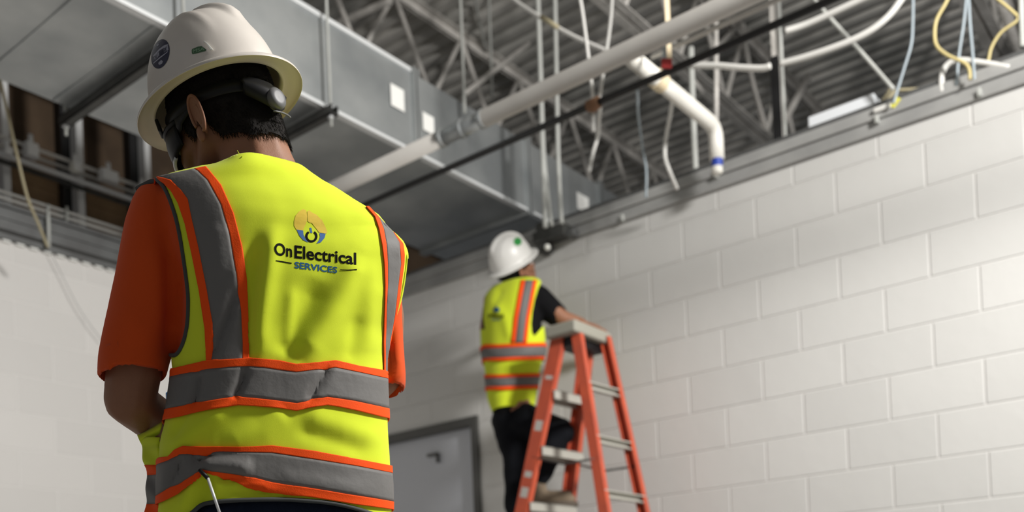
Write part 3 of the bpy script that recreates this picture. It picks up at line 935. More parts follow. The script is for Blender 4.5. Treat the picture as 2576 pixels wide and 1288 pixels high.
# small drop wires
hang('wire', [(0, 200, 'd', 4.6), (18, 280, 'd', 4.7), (45, 400, 'd', 4.8), (70, 500, 'd', 4.9), (95, 560, 'd', 5.0), (120, 622, 'd', 5.1)], 0.0075, M['cable_tan'], 'beige cable hanging down from the duct at the left edge', 'cable')
hang('wire', [(122, 625, 'y', 5.33), (150, 680, 'y', 5.33), (190, 760, 'y', 5.33), (225, 815, 'y', 5.33), (258, 858, 'y', 5.33)], 0.002, M['flashing'], 'thin grey wire drooping over the left block wall beside the orange sleeve', 'cable')
hang('conduit', [(120, 515, 'y', 5.30), (123, 622, 'y', 5.30)], 0.010, M['rod'], 'short vertical conduit over the steel track', 'conduit')
hang('conduit', [(168, 520, 'y', 5.40), (168, 560, 'y', 5.40)], 0.008, M['rod'], 'tiny vertical stub between the two lowest conduits', 'conduit')
# caulk beads along the head of the left wall
g = G()
for k in range(26):
    x = 1.6 + k * 0.075
    g.box((x, WY - 0.02, WT - 0.012), (x + 0.045, WY - 0.001, WT + 0.006))
structure(bevel(g.build('trim_5', M['paper'], smooth=False), 0.003))

# ================================================================== STEPLADDER
zc = 2.20
rail0 = {'A': np.array([4.055, 2.833, zc]), 'B': np.array([4.296, 2.81, zc]), 'C': np.array([4.062, 2.736, zc]), 'D': np.array([4.317, 2.713, zc])}
low = {'A': onx(1312, 1288, 3.985), 'B': onx(1432, 1288, 4.36), 'C': onx(1517, 1288, 3.99), 'D': onx(1622, 1288, 4.385)}
rail1 = {}
for k in 'ABCD':
    d = low[k] - rail0[k]
    rail1[k] = rail0[k] + d * (-zc / d[2])
t = thing('stepladder', 'tall orange fibreglass stepladder standing against the block wall', 'stepladder', (4.15, 2.8, 0))
for k in 'ABCD':
    front = k in 'AB'
    out = -1 if k in 'AC' else 1
    p0, p1 = rail0[k] + np.array([0, 0, 0.03]), rail1[k]
    wdt = 0.075 if front else 0.052
    g = G()
    g.beam(p0, p1, (0, 1, 0), wdt, 0.006, 0, 0)
    d = (p1 - p0) / np.linalg.norm(p1 - p0)
    u = np.array([0, 1.0, 0]); u = u - d * (u @ d); u /= np.linalg.norm(u); v = np.cross(d, u)
    sgn = 1 if (v[0] * out) < 0 else -1
    for s_ in (-1, 1):
        g.beam(p0, p1, (0, 1, 0), 0.007, 0.032, s_ * (wdt / 2 - 0.0035), sgn * 0.016)
    o = g.build('rail', M['ladder'], t, smooth=False)
    g = G().beam(p1 + np.array([0, 0, 0.06]), p1, (0, 1, 0), wdt + 0.012, 0.045, 0, sgn * 0.012)
    G().add(g.v, g.f).build('foot', M['black_plastic'], o, smooth=False)
def on_rail(k, z):
    d = rail1[k] - rail0[k]
    return rail0[k] + d * ((z - zc) / d[2])
for z in (1.945, 1.670, 1.395, 1.12, 0.845, 0.57, 0.295):
    a, b = on_rail('A', z), on_rail('B', z)
    g = G()
    y = (a[1] + b[1]) / 2
    V = [(a[0], a[1] - 0.045, z), (b[0], b[1] - 0.045, z), (b[0], b[1] + 0.045, z), (a[0], a[1] + 0.045, z)]
    g.add([*V, *[(p[0], p[1], p[2] - 0.006) for p in V]], [(0, 1, 2, 3), (7, 6, 5, 4), (0, 4, 5, 1), (2, 6, 7, 3), (1, 5, 6, 2), (0, 3, 7, 4)])
    for s_ in (-0.045, 0.04):
        g.add([(a[0], a[1] + s_, z), (b[0], b[1] + s_, z), (b[0], b[1] + s_ + 0.005, z), (a[0], a[1] + s_ + 0.005, z),
               (a[0], a[1] + s_, z - 0.045), (b[0], b[1] + s_, z - 0.045), (b[0], b[1] + s_ + 0.005, z - 0.045), (a[0], a[1] + s_ + 0.005, z - 0.045)],
              [(0, 1, 2, 3), (7, 6, 5, 4), (0, 4, 5, 1), (2, 6, 7, 3), (1, 5, 6, 2), (0, 3, 7, 4)])
    for rr in range(5):
        s_ = -0.03 + rr * 0.015
        g.beam((a[0], a[1] + s_, z + 0.001), (b[0], b[1] + s_, z + 0.001), (0, 1, 0), 0.004, 0.003)
    g.build('step', M['ladder_alu'], t, smooth=False)
for z in (1.935, 1.66, 1.385, 1.11, 0.835, 0.56, 0.285):
    a, b = on_rail('C', z), on_rail('D', z)
    g = G().beam(a, b, (0, 0, 1), 0.036, 0.006, 0, 0)
    g.beam(a, b, (0, 0, 1), 0.006, 0.03, 0.016, 0.012)
    g.beam(a, b, (0, 0, 1), 0.006, 0.03, -0.016, 0.012)
    g.build('rear_bar', M['ladder_alu'], t, smooth=False)
for k, k2 in (('A', 'C'), ('B', 'D')):
    a, b = on_rail(k, 1.62), on_rail(k2, 1.56)
    mid = (a + b) / 2 + np.array([0, 0, -0.03])
    G().tube([a, mid, b], 0.006, 6).build('spreader', M['steel_strut'], t)
g = G()
cap0, cap1 = (4.01, 2.70, zc + 0.0), (4.345, 2.885, zc + 0.062)
g.box(cap0, cap1)
bevel(g.build('top_cap', M['ladder_cap'], t, smooth=False), 0.012, 3)
g = G().box((4.06, 2.74, zc - 0.045), (4.31, 2.85, zc + 0.0))
G().add(g.v, g.f).build('cap_bracket', M['black_plastic'], t, smooth=False)
for z, hh in ((2.02, 0.018), (1.80, 0.05), (1.55, 0.03), (1.47, 0.05), (1.33, 0.06)):
    a = on_rail('A', z) + np.array([-0.0045, 0.0, 0]); b = on_rail('A', z - hh) + np.array([-0.0045, 0, 0])
    lab(G().beam(a, b, (0, 1, 0), 0.045, 0.002, 0.005, 0).build('rail_label', M['ladder_label'], t, smooth=False), 'faded label on the near rail')

# tools on the cap
q = onz(1384, 812, zc + 0.1)
# ================================================================== PEOPLE
def hand_caps(g, wrist, f, n, s, curl=0.5, r=1.0, spread=0.0):
    """f: finger direction, n: palm normal (palm side), s: towards the thumb"""
    f, n, s = [np.asarray(a, float) / np.linalg.norm(a) for a in (f, n, s)]
    kn = []
    for off in (0.030, 0.010, -0.010, -0.029):
        k = wrist + f * (0.088 - abs(off - 0.008) * 0.25) * r + s * off * r
        kn.append(k)
        g.capsule(wrist + s * off * 0.55 * r + f * 0.012, 0.016 * r, k, 0.0115 * r)
    for i, (k, L) in enumerate(zip(kn, ((0.042, 0.025, 0.020), (0.046, 0.029, 0.021), (0.043, 0.027, 0.020), (0.034, 0.020, 0.017)))):
        p = k; rr = (0.0092, 0.0094, 0.009, 0.008)[i] * r
        for j, l in enumerate(L):
            a = curl * (0.6 + 0.65 * j) * (1 + 0.1 * i)
            d = f * math.cos(a) + n * math.sin(a) + s * (0.10 - 0.07 * i)
            d = d / np.linalg.norm(d)
            q = p + d * l * r
            g.capsule(p, rr * (1 - 0.08 * j), q, rr * (1 - 0.08 * (j + 1)))
            p = q
    b = wrist + s * 0.022 * r + f * 0.018 * r
    m1 = b + (s * 0.85 + f * 0.6 + n * 0.35) * 0.036 * r
    m2 = m1 + (s * 0.35 + f * 0.9 + n * 0.5) * 0.031 * r
    m3 = m2 + (f * 0.9 + n * 0.55) * 0.024 * r
    g.capsule(b, 0.017 * r, m1, 0.0125 * r)
    g.capsule(m1, 0.0125 * r, m2, 0.0105 * r)
    g.capsule(m2, 0.0105 * r, m3, 0.0088 * r)


def rot_yxz(y, p, r):
    Z = np.array([[math.cos(y), -math.sin(y), 0], [math.sin(y), math.cos(y), 0], [0, 0, 1]])
    X = np.array([[1, 0, 0], [0, math.cos(p), -math.sin(p)], [0, math.sin(p), math.cos(p)]])
    Y = np.array([[math.cos(r), 0, math.sin(r)], [0, 1, 0], [-math.sin(r), 0, math.cos(r)]])
    return Z @ X @ Y


def head_caps(g, c, Mx, s=1.0):
    """head in hat coordinates: origin on the brim plane, y to the face, z up"""
    def P(x, y, z):
        return c + Mx @ np.array([x * s, y * s, z * s])
    g.ball(P(0, -0.004, 0.002), (0.079 * s, 0.100 * s, 0.104 * s), 28, 18, Mx)
    g.ball(P(0, 0.012, -0.030), (0.072 * s, 0.080 * s, 0.075 * s), 24, 14, Mx)
    g.ball(P(0, -0.028, -0.040), (0.068 * s, 0.066 * s, 0.065 * s), 24, 14, Mx)
    for sx_ in (-1, 1):
        g.capsule(P(0.050 * sx_, 0.005, -0.075), 0.024 * s, P(0.026 * sx_, 0.068, -0.128), 0.019 * s)   # jaw
        g.capsule(P(0.050 * sx_, 0.055, -0.066), 0.018 * s, P(0.032 * sx_, 0.074, -0.075), 0.020 * s)    # cheek
        g.capsule(P(0.012 * sx_, 0.092, -0.024), 0.011 * s, P(0.040 * sx_, 0.080, -0.026), 0.010 * s)    # brow
        g.capsule(P(0.009 * sx_, 0.108, -0.078), 0.0085 * s, P(0.006 * sx_, 0.108, -0.078), 0.009 * s)   # nostril wing
    g.capsule(P(0, 0.070, -0.100), 0.036 * s, P(0, 0.078, -0.134), 0.020 * s)                       # muzzle / chin
    g.capsule(P(0, 0.088, -0.034), 0.009 * s, P(0, 0.113, -0.072), 0.0105 * s)                      # nose
    g.capsule(P(-0.016, 0.098, -0.100), 0.0065 * s, P(0.016, 0.098, -0.100), 0.0065 * s)            # upper lip
    g.capsule(P(-0.013, 0.096, -0.111), 0.007 * s, P(0.013, 0.096, -0.111), 0.007 * s)              # lower lip


def ear_geo(c, Mx, side, s=1.0):
    """one ear: curled shell with rim, bowl and lobe"""
    g = G()
    def P(x, y, z):
        q0 = np.array([0.077 * side, -0.008, -0.048]) ; z -= 0.006; y -= 0.004
        return c + Mx @ (q0 + (np.array([x, y, z]) - q0) * s)
    X = 0.077 * side
    rim = []
    for k in range(15):
        a = math.radians(-60 + k * 300 / 14 - 30)
        yy = -0.012 - 0.0175 * math.cos(a + 0.2) * 1.0
        zz = -0.045 + 0.031 * math.sin(a) + (0.004 if math.sin(a) > 0 else 0)
        flare = 0.010 + 0.010 * (0.5 + 0.5 * math.cos(a + 0.2))
        rim.append((X + side * flare, yy, zz))
    g.tube([P(*p) for p in smooth_path(rim, 3)], 0.0027 * s, 8)
    # shell surface from rim to root
    rows = []
    for t_ in (0.0, 0.35, 0.7, 1.0):
        row = []
        for p in smooth_path(rim, 3):
            p = np.array(p)
            cen = np.array([X + side * 0.011, -0.004, -0.050])
            q = p * (1 - t_) + cen * t_
            q[0] -= side * 0.002 * math.sin(PI * t_)
            row.append(P(*q))
        rows.append(row)
    g.grid(rows)
    g.ball(P(X + side * 0.007, -0.001, -0.073), (0.0055 * s, 0.0085 * s, 0.014 * s), 14, 10, Mx)
    g.ball(P(X + side * 0.004, 0.004, -0.050), (0.005 * s, 0.005 * s, 0.008 * s), 10, 8, Mx)
    anti = [(X + side * 0.012, -0.016, -0.030), (X + side * 0.011, -0.020, -0.045), (X + side * 0.010, -0.014, -0.062)]
    g.tube([P(*p) for p in smooth_path(anti, 5)], 0.0042 * s, 8)
    back = []
    for t_ in (0, 1):
        back.append([P(p[0] - side * (0.002 + 0.012 * t_), p[1] * (1 - .3 * t_), p[2]) for p in smooth_path(rim, 3)])
    g.grid(back)
    return g


def ring_loft(rows, yawo, n=56, ex=2.35, iters=8):
    """rows: (py, L, R, depth, halfdepth, tilt). Horizontal body sections whose outline reaches L..R."""
    fwd0 = np.array([R[2][0], R[2][1], 0]); fwd0 /= np.linalg.norm(fwd0)
    a = math.radians(yawo)
    v = np.array([fwd0[0] * math.cos(a) - fwd0[1] * math.sin(a), fwd0[0] * math.sin(a) + fwd0[1] * math.cos(a), 0])
    u = np.array([v[1], -v[0], 0])
    rings = []
    for (py, L, Rr, d, b, tl) in rows:
        xc = (L + Rr) / 2; hw = (Rr - L) / 2 / F * d
        for it in range(iters):
            C = at(xc, py, d)
            ring = []
            for k in range(n):
                t_ = 2 * PI * k / n
                cs, sn = math.cos(t_), math.sin(t_)
                s_ = hw * math.copysign(abs(cs) ** (2 / ex), cs)
                q_ = b * math.copysign(abs(sn) ** (2 / ex), sn)
                ring.append(C + u * s_ + v * q_ + np.array([0, 0, -tl * s_]))
            P = pr(ring)
            l_, r_ = P[:, 0].min(), P[:, 0].max()
            xc += ((L - l_) + (Rr - r_)) / 2
            hw *= (Rr - L) / (r_ - l_)
        rings.append(ring)
    return rings, u, v


def row_fit(V, table, passes=2, lo=None, hi=None):
    """lateral easing so that the outline follows the measured widths (table: py, L, R)"""
    T = np.array(table, float)
    V = V.copy()
    for _ in range(passes):
        P = pr(V)
        ys_ = np.arange(T[0, 0], T[-1, 0] + 1, 8.0)
        Lc = []; Rc = []
        for y in ys_:
            mk = np.abs(P[:, 1] - y) < 7
            if mk.sum() < 5:
                Lc.append(np.nan); Rc.append(np.nan); continue
            Lc.append(P[mk, 0].min()); Rc.append(P[mk, 0].max())
        Lc = np.array(Lc); Rc = np.array(Rc); ok = ~np.isnan(Lc)
        ker = np.ones(5) / 5
        dl = np.interp(ys_, T[:, 0], T[:, 1]) - np.interp(ys_, ys_[ok], Lc[ok])
        dr_ = np.interp(ys_, T[:, 0], T[:, 2]) - np.interp(ys_, ys_[ok], Rc[ok])
        dl = np.convolve(np.pad(dl, 2, 'edge'), ker, 'valid'); dr_ = np.convolve(np.pad(dr_, 2, 'edge'), ker, 'valid')
        y = np.clip(P[:, 1], ys_[0], ys_[-1])
        l0 = np.interp(y, ys_, np.interp(ys_, ys_[ok], Lc[ok])); r0 = np.interp(y, ys_, np.interp(ys_, ys_[ok], Rc[ok]))
        t_ = np.clip((P[:, 0] - l0) / (r0 - l0 + 1e-6), 0, 1)
        dx = np.interp(y, ys_, dl) * (1 - t_) + np.interp(y, ys_, dr_) * t_
        V += (dx * P[:, 2] / F)[:, None] * R[0][None, :]
    return V


def seg_dist(P, a, b):
    a = np.array(a, float); b = np.array(b, float); d = b - a
    t_ = np.clip(((P - a) @ d) / (d @ d), 0, 1)
    return np.hypot(*(P - (a + t_[:, None] * d)).T), t_


def folds(V, N, lines, side=None):
    """raise soft cloth ridges (amp > 0) or valleys along lines given as ((pts), amp, width px)"""
    P = pr(V)
    facing = ((C0 - V) * N).sum(1) > 0
    D = np.zeros(len(V))
    for pts, amp, wd in lines:
        best = np.full(len(V), 1e9)
        tt = np.zeros(len(V))
        n = len(pts) - 1
        for i in range(n):
            d, t_ = seg_dist(P[:, :2], pts[i], pts[i + 1])
            mk = d < best
            best[mk] = d[mk]; tt[mk] = (i + t_[mk]) / n
        D += amp * np.exp(-(best / wd) ** 2) * np.clip(np.minimum(tt, 1 - tt) * 5 + 0.15, 0, 1)
    return V + N * (D * facing)[:, None]


def wrinkle(V, N, amp, scale, stretch=(1, 1, 1), seed=0):
    out = V.copy()
    for i in range(len(V)):
        p = Vector((V[i][0] * scale * stretch[0] + seed, V[i][1] * scale * stretch[1], V[i][2] * scale * stretch[2]))
        out[i] += N[i] * amp * noise.noise(p)
    return out


def vnormals(V, Fc):
    N = np.zeros_like(V)
    A = np.array([f[:3] for f in Fc])
    fn = np.cross(V[A[:, 1]] - V[A[:, 0]], V[A[:, 2]] - V[A[:, 0]])
    for k in range(3):
        np.add.at(N, A[:, k], fn)
    for f_i, f in enumerate(Fc):
        if len(f) == 4:
            N[f[3]] += fn[f_i]
    return N / (np.linalg.norm(N, axis=1)[:, None] + 1e-12)


def prism(poly, d0, d1):
    """closed solid along the viewing rays through a polygon"""
    n = len(poly)
    g = G()
    V = [at(x, y, d0) for x, y in poly] + [at(x, y, d1) for x, y in poly]
    Fc = [(i, (i + 1) % n, n + (i + 1) % n, n + i) for i in range(n)] + [tuple(range(n - 1, -1, -1)), tuple(range(n, 2 * n))]
    return g.add(V, Fc)


def strip(name, A, B, sf, m, parent, step=4.0, across=8, off=0.0022, th=0.0012, extend=None, uv=None):
    """tape between the two measured edges, laid on the garment surface"""
    A = resample(A, 400); B = resample(B, 400)
    L = np.hypot(*np.diff(A, axis=0).T).sum()
    n = max(6, int(L / step))
    ia = np.linspace(0, 399, n).astype(int)
    rows = [[] for _ in range(across + 1)]
    for i in ia:
        for j in range(across + 1):
            t_ = j / across
            x, y = A[i] * (1 - t_) + B[i] * t_
            rows[j].append(sf.hit(x, y, off)[0])
    closed = False
    if extend and extend[0] == 'ring':
        axis = extend[1]          # function z -> centre of the torso at that height
        for j in range(across + 1):
            a0, a1 = rows[j][-1], rows[j][0]
            ca, cb = axis(a0[2]), axis(a1[2])
            t0 = math.atan2(a0[1] - ca[1], a0[0] - ca[0]); t1 = math.atan2(a1[1] - cb[1], a1[0] - cb[0])
            if extend[2] > 0:
                while t1 <= t0: t1 += 2 * PI
            else:
                while t1 >= t0: t1 -= 2 * PI
            add = []
            for k in range(1, 40):
                s_ = k / 40
                th_ = t0 + (t1 - t0) * s_
                z = a0[2] + (a1[2] - a0[2]) * s_
                c = axis(z)
                far = c + np.array([math.cos(th_), math.sin(th_), 0]) * 0.6
                q_ = sf.cast(far, c, off)
                if q_ is None:
                    q_ = sf.near(c + np.array([math.cos(th_), math.sin(th_), 0]) * 0.18, off)
                add.append(q_)
            rows[j] = rows[j] + add
        closed = True
    elif extend and extend[0] == 'front':
        c, v = extend[1], extend[2]      # carry the strap over the shoulder and down the front
        n0 = len(rows[0])
        for j in range(across + 1):
            add = []
            for p in rows[j]:
                s_ = (p - c) @ v
                far = p + v * (0.5 - s_)
                q_ = sf.cast(far, p - v * 0.02, off)
                add.append(q_ if q_ is not None else sf.near(p, off))
            rows[j] = list(reversed(rows[j])) + add if extend[3] else rows[j]
            if extend[3]:
                rows[j] = list(reversed(rows[j][:n0])) [::-1] + add
    g = G()
    if closed:
        g.grid(rows, True)
    else:
        g.grid(rows)
    o = g.build(name, m, parent)
    # face outward
    solid(o, th, 0.0)
    return o


def on_surface(name, V2, Fc, sf, m, parent, off=0.0005, th=None):
    V = [sf.hit(x, y, off)[0] for x, y in V2]
    o = mesh_obj(name, V, Fc, m, parent, smooth=False)
    if th:
        solid(o, th, 0.0)
    return o


def poly_surface(name, poly, sf, m, parent, off=0.0005, sub=5.0):
    """fills a pixel polygon with a triangulated patch on the surface"""
    bm = bmesh.new()
    vs = [bm.verts.new((x, y, 0)) for x, y in poly]
    bm.faces.new(vs)
    bmesh.ops.triangulate(bm, faces=bm.faces[:])
    for _ in range(4):
        long = [e for e in bm.edges if e.calc_length() > sub]
        if not long:
            break
        bmesh.ops.subdivide_edges(bm, edges=long, cuts=1)
        bmesh.ops.triangulate(bm, faces=bm.faces[:])
    bm.verts.index_update()
    V2 = [(v.co.x, v.co.y) for v in bm.verts]; Fc = [[v.index for v in f.verts] for f in bm.faces]
    bm.free()
    return on_surface(name, V2, Fc, sf, m, parent, off)


def text_surface(name, text, quad, sf, m, parent, bold=0.0, off=0.0005):
    """lettering: text box mapped to a measured quad (tl, tr, br, bl) and laid on the surface"""
    cu = bpy.data.curves.new('tmp', 'FONT')
    cu.body = text; cu.size = 1.0; cu.offset = bold; cu.resolution_u = 4
    ob = bpy.data.objects.new('tmp', cu); COL.objects.link(ob)
    bpy.context.view_layer.update()
    me = ob.evaluated_get(bpy.context.evaluated_depsgraph_get()).to_mesh()
    bm = bmesh.new(); bm.from_mesh(me)
    bmesh.ops.triangulate(bm, faces=bm.faces[:])
    for _ in range(2):
        long = [e for e in bm.edges if e.calc_length() > 0.25]
        if long:
            bmesh.ops.subdivide_edges(bm, edges=long, cuts=1)
            bmesh.ops.triangulate(bm, faces=bm.faces[:])
    P = np.array([v.co[:2] for v in bm.verts]); bm.verts.index_update()
    Fc = [[v.index for v in f.verts] for f in bm.faces]
    bm.free()
    bpy.data.objects.remove(ob, do_unlink=True)
    lo, hi = P.min(0), P.max(0)
    U = (P - lo) / (hi - lo)
    tl, tr, br, bl = [np.array(q, float) for q in quad]
    u = U[:, :1]; v = 1 - U[:, 1:2]
    Q = (tl * (1 - u) + tr * u) * (1 - v) + (bl * (1 - u) + br * u) * v
    return on_surface(name, Q, Fc, sf, m, parent, off)


# ------------------------------------------------------------------ hard hat
def hat_geo(c, Mx, W=0.272, L=0.315):
    """outer and inner shell as one closed skin; returns verts, faces, material index"""
    nu = 120
    prof = []
    for k in range(19):
        a = math.radians(90 - k * 90 / 18)
        prof.append(('crown', math.cos(a), math.sin(a)))
    rows = []; mi = []
    def crown_pt(ph, rc, sz, inset=0.0):
        cs, sn = math.cos(ph), math.sin(ph)
        ex = 0.92
        x = (0.104 - inset) * (rc ** ex) * cs
        y = (0.125 - inset) * (rc ** ex) * sn
        z = 0.010 + (0.138 - inset) * (sz ** 0.95)
        # raised centre ridge and two side ribs, fading towards the rim
        if inset == 0:
            f_ = max(0.0, min(1.0, (sz - 0.28) / 0.35))
            ridge = math.exp(-(x / 0.017) ** 4) * 0.0110 * f_ * (1.0 if y > -0.085 else math.exp(-((y + 0.085) / 0.012) ** 2))
            side_ = math.exp(-((abs(x) - (0.046 + 0.25 * max(0, -y))) / 0.006) ** 2) * 0.0022 * f_
            nrm = np.array([x / 0.104, y / 0.125, max(z, 0.01) / 0.138]); nrm /= np.linalg.norm(nrm)
            return np.array([x, y, z]) + nrm * (ridge + side_)
        return np.array([x, y, z])
    for (_, rc, sz) in prof:
        rc = max(rc, 0.004)
        rows.append([crown_pt(2 * PI * k / nu, rc, sz) for k in range(nu)]); mi.append(0)
    def brim(t_, z):
        out = []
        for k in range(nu):
            ph = 2 * PI * k / nu
            cs, sn = math.cos(ph), math.sin(ph)
            out.append(np.array([(0.104 * (1 - t_) + W / 2 * t_) * cs, (0.125 * (1 - t_) + L / 2 * t_) * sn, z + (0.004 * max(0, sn) ** 2 - 0.004) * t_ * 0.3]))
        return out
    for t_, z, m_ in ((0.10, 0.006, 0), (0.35, 0.0055, 0), (0.65, 0.004, 0), (0.90, 0.001, 0), (0.985, -0.002, 0), (1.0, -0.006, 1), (0.985, -0.0065, 1), (0.95, -0.0025, 1), (0.65, 0.0005, 1), (0.35, 0.002, 1), (0.06, 0.0025, 1), (-0.03, 0.0005, 1)):
        rows.append(brim(t_, z)); mi.append(m_)
    for (_, rc, sz) in reversed(prof):
        rc = max(rc, 0.004)
        rows.append([crown_pt(2 * PI * k / nu, rc, sz, 0.0045) for k in range(nu)]); mi.append(1)
    V = [c + Mx @ p for r_ in rows for p in r_]
    Fc = []; fm = []
    for i in range(len(rows) - 1):
        for k in range(nu):
            l = (k + 1) % nu
            Fc.append((i * nu + k, i * nu + l, (i + 1) * nu + l, (i + 1) * nu + k)); fm.append(mi[i])
    Fc.append(tuple(range(nu))); fm.append(0)
    Fc.append(tuple((len(rows) - 1) * nu + k for k in range(nu - 1, -1, -1))); fm.append(1)
    return V, Fc, fm


# ================================================================== WORKER IN FRONT
YF = -YAW
hc = np.array([1.062, 1.448, 1.680])
HM = rot_yxz(YF + math.radians(59), math.radians(-11.8), math.radians(-11.0))
def HP(x, y, z):
    return hc + HM @ np.array([x, y, z])


# --- T shirt torso (also the core the vest hangs on)
#        py    L    R    depth  half   tilt
rowsT = [(1420, 420, 965, 1.745, 0.120, 0.0), (1288, 394, 986, 1.745, 0.122, 0.0), (1200, 398, 984, 1.745, 0.124, 0.0), (1100, 404, 978, 1.745, 0.124, 0.01),
         (1000, 420, 975, 1.745, 0.122, 0.02), (930, 430, 973, 1.745, 0.124, 0.03), (850, 440, 982, 1.745, 0.126, 0.05), (760, 440, 1004, 1.745, 0.128, 0.07),
         (680, 428, 1014, 1.745, 0.126, 0.09), (620, 412, 1012, 1.745, 0.120, 0.11), (570, 398, 985, 1.745, 0.112, 0.12), (530, 392, 930, 1.745, 0.104, 0.12),
         (500, 392, 890, 1.745, 0.096, 0.12), (470, 405, 840, 1.745, 0.088, 0.11), (445, 450, 790, 1.745, 0.080, 0.10), (425, 510, 755, 1.745, 0.070, 0.08),
         (408, 550, 732, 1.745, 0.062, 0.05), (385, 570, 724, 1.745, 0.055, 0.03)]
ringsT, uT, vT = ring_loft(rowsT, 19)
tabT = [(395, 563, 719), (405, 555, 739), (420, 508, 765), (432, 451, 782), (445, 408, 797), (460, 391, 823), (475, 387, 847), (500, 390, 887), (520, 392, 916), (545, 394, 954), (570, 398, 969), (595, 404, 1000), (620, 411, 1018), (650, 421, 1022), (690, 431, 1017), (740, 440, 1010), (790, 444, 998), (830, 442, 981), (860, 438, 974), (900, 438, 966), (940, 441, 965), (1000, 433, 966), (1060, 421, 968), (1110, 410, 970), (1170, 406, 974), (1230, 404, 978), (1288, 402, 978), (1330, 404, 978)]
gT = G().loft(ringsT)
# sleeves
rowsL = [(952, 244, 418, 1.685, 0.068, -0.03), (900, 246, 430, 1.688, 0.066, 0.0), (850, 256, 446, 1.692, 0.066, 0.0), (780, 272, 462, 1.70, 0.066, 0.0), (700, 289, 475, 1.705, 0.066, 0.0),
         (630, 301, 460, 1.71, 0.064, 0.0), (565, 314, 480, 1.715, 0.060, 0.05), (515, 332, 500, 1.72, 0.052, 0.08), (480, 352, 500, 1.725, 0.040, 0.08), (463, 380, 490, 1.73, 0.026, 0.08)]
rL, _, _ = ring_loft(rowsL, 19, n=40, ex=2.0)
rowsR = [(990, 922, 1019, 1.87, 0.062, 0.06), (950, 925, 1020, 1.865, 0.062, 0.0), (880, 925, 1015, 1.86, 0.060, 0.0), (800, 925, 1012, 1.85, 0.058, 0.0), (720, 925, 1012, 1.83, 0.056, 0.0),
         (660, 925, 1012, 1.81, 0.052, 0.0), (630, 925, 1000, 1.80, 0.04, 0.0)]
rR, _, _ = ring_loft(rowsR, 19, n=40, ex=2.0)
VTm, FTm, NTm = remesh(gT, 0.0062, 12)
VTm = row_fit(VTm, tabT, 3)
gS = G().add(VTm - vnormals(VTm, FTm) * 0.008, FTm).loft(rL).loft(rR)
VS, FS, NS = remesh(gS, 0.0075, 6)
# hem pockets: push the flat sleeve ends inwards so that the sleeves are open tubes
def open_hem(V, ring, depth=0.045, tol=0.012, inner=0.90):
    ring = np.array(ring); c = ring.mean(0)
    n = np.cross(ring[10] - c, ring[0] - c); n /= np.linalg.norm(n)
    if n[2] < 0: n = -n
    rel = V - c
    h = rel @ n
    rad = np.linalg.norm(rel - h[:, None] * n, axis=1)
    ang = np.arctan2(rel @ np.cross(n, ring[0] - c) / np.linalg.norm(ring[0] - c), rel @ (ring[0] - c) / np.linalg.norm(ring[0] - c))
    rr = np.linalg.norm(ring - c, axis=1)
    ra = np.arctan2((ring - c) @ np.cross(n, ring[0] - c) / np.linalg.norm(ring[0] - c), (ring - c) @ (ring[0] - c) / np.linalg.norm(ring[0] - c))
    o = np.argsort(ra)
    lim = np.interp(ang, ra[o], rr[o], period=2 * PI)
    mk = (np.abs(h) < tol) & (rad < lim * inner)
    V = V.copy(); V[mk] += n * depth
    return V


VS = open_hem(VS, rL[0]); VS = open_hem(VS, rR[0])
NS = vnormals(VS, FS)
shirt_folds = [(((418, 600), (424, 700), (424, 800), (420, 905)), -0.005, 12), (((395, 600), (402, 720), (400, 850)), 0.004, 26),
               (((445, 640), (452, 720), (440, 800)), -0.004, 14), (((430, 660), (440, 720), (438, 790)), 0.003, 10),
               (((300, 760), (340, 820), (400, 850)), 0.002, 30), (((262, 905), (330, 915), (410, 922)), 0.0018, 7),
               (((990, 800), (996, 880), (1000, 960)), 0.004, 10), (((978, 830), (985, 900), (984, 960)), -0.004, 8), (((1012, 940), (990, 952), (980, 956)), 0.003, 6)]
VS = folds(VS, NS, shirt_folds)
VS = wrinkle(VS, NS, 0.0028, 11, (1, 1, 0.45), 3)

foot = np.array([float(hc[0]) - 0.02, float(hc[1]) - 0.02, 0.0])
cT = at(700, 1288, 1.745)
man1 = thing('person', 'worker in front seen from behind, yellow vest over orange T-shirt, head bowed', 'person', (float(cT[0]), float(cT[1]), 0.0))

# --- body: one continuous skin
g = G()
head_caps(g, hc, HM)
nb = at(648, 420, 1.735)
g.capsule(HP(0, -0.040, -0.060), 0.062, nb, 0.066)
g.capsule(nb, 0.066, at(690, 560, 1.75), 0.085)
g.capsule(HP(0, 0.02, -0.105), 0.046, nb + np.array([0.02, 0.02, 0]), 0.055)
shL, shR = at(432, 575, 1.72), at(945, 690, 1.83)
g.capsule(at(560, 560, 1.74), 0.055, at(830, 620, 1.79), 0.055)
g.chain([at(690, 560, 1.75), at(700, 800, 1.76), at(700, 1100, 1.76), at(695, 1300, 1.76)], [0.085, 0.10, 0.095, 0.095])
g.chain([at(560, 560, 1.74), shL, at(362, 760, 1.695)], [0.055, 0.040, 0.042])
elL = at(326, 1008, 1.70)
g.chain([at(362, 760, 1.695), at(340, 915, 1.69), elL], [0.042, 0.047, 0.0435])
wrL = at(520, 1150, 2.00)
g.chain([elL, elL * 0.6 + wrL * 0.4, wrL], [0.0435, 0.043, 0.028])
elR = at(962, 945, 1.89)
g.chain([at(830, 620, 1.79), shR, at(965, 800, 1.86), elR], [0.055, 0.042, 0.040, 0.038])
wrR = at(700, 1170, 2.08)
g.chain([elR, elR * 0.6 + wrR * 0.4, wrR], [0.038, 0.038, 0.027])
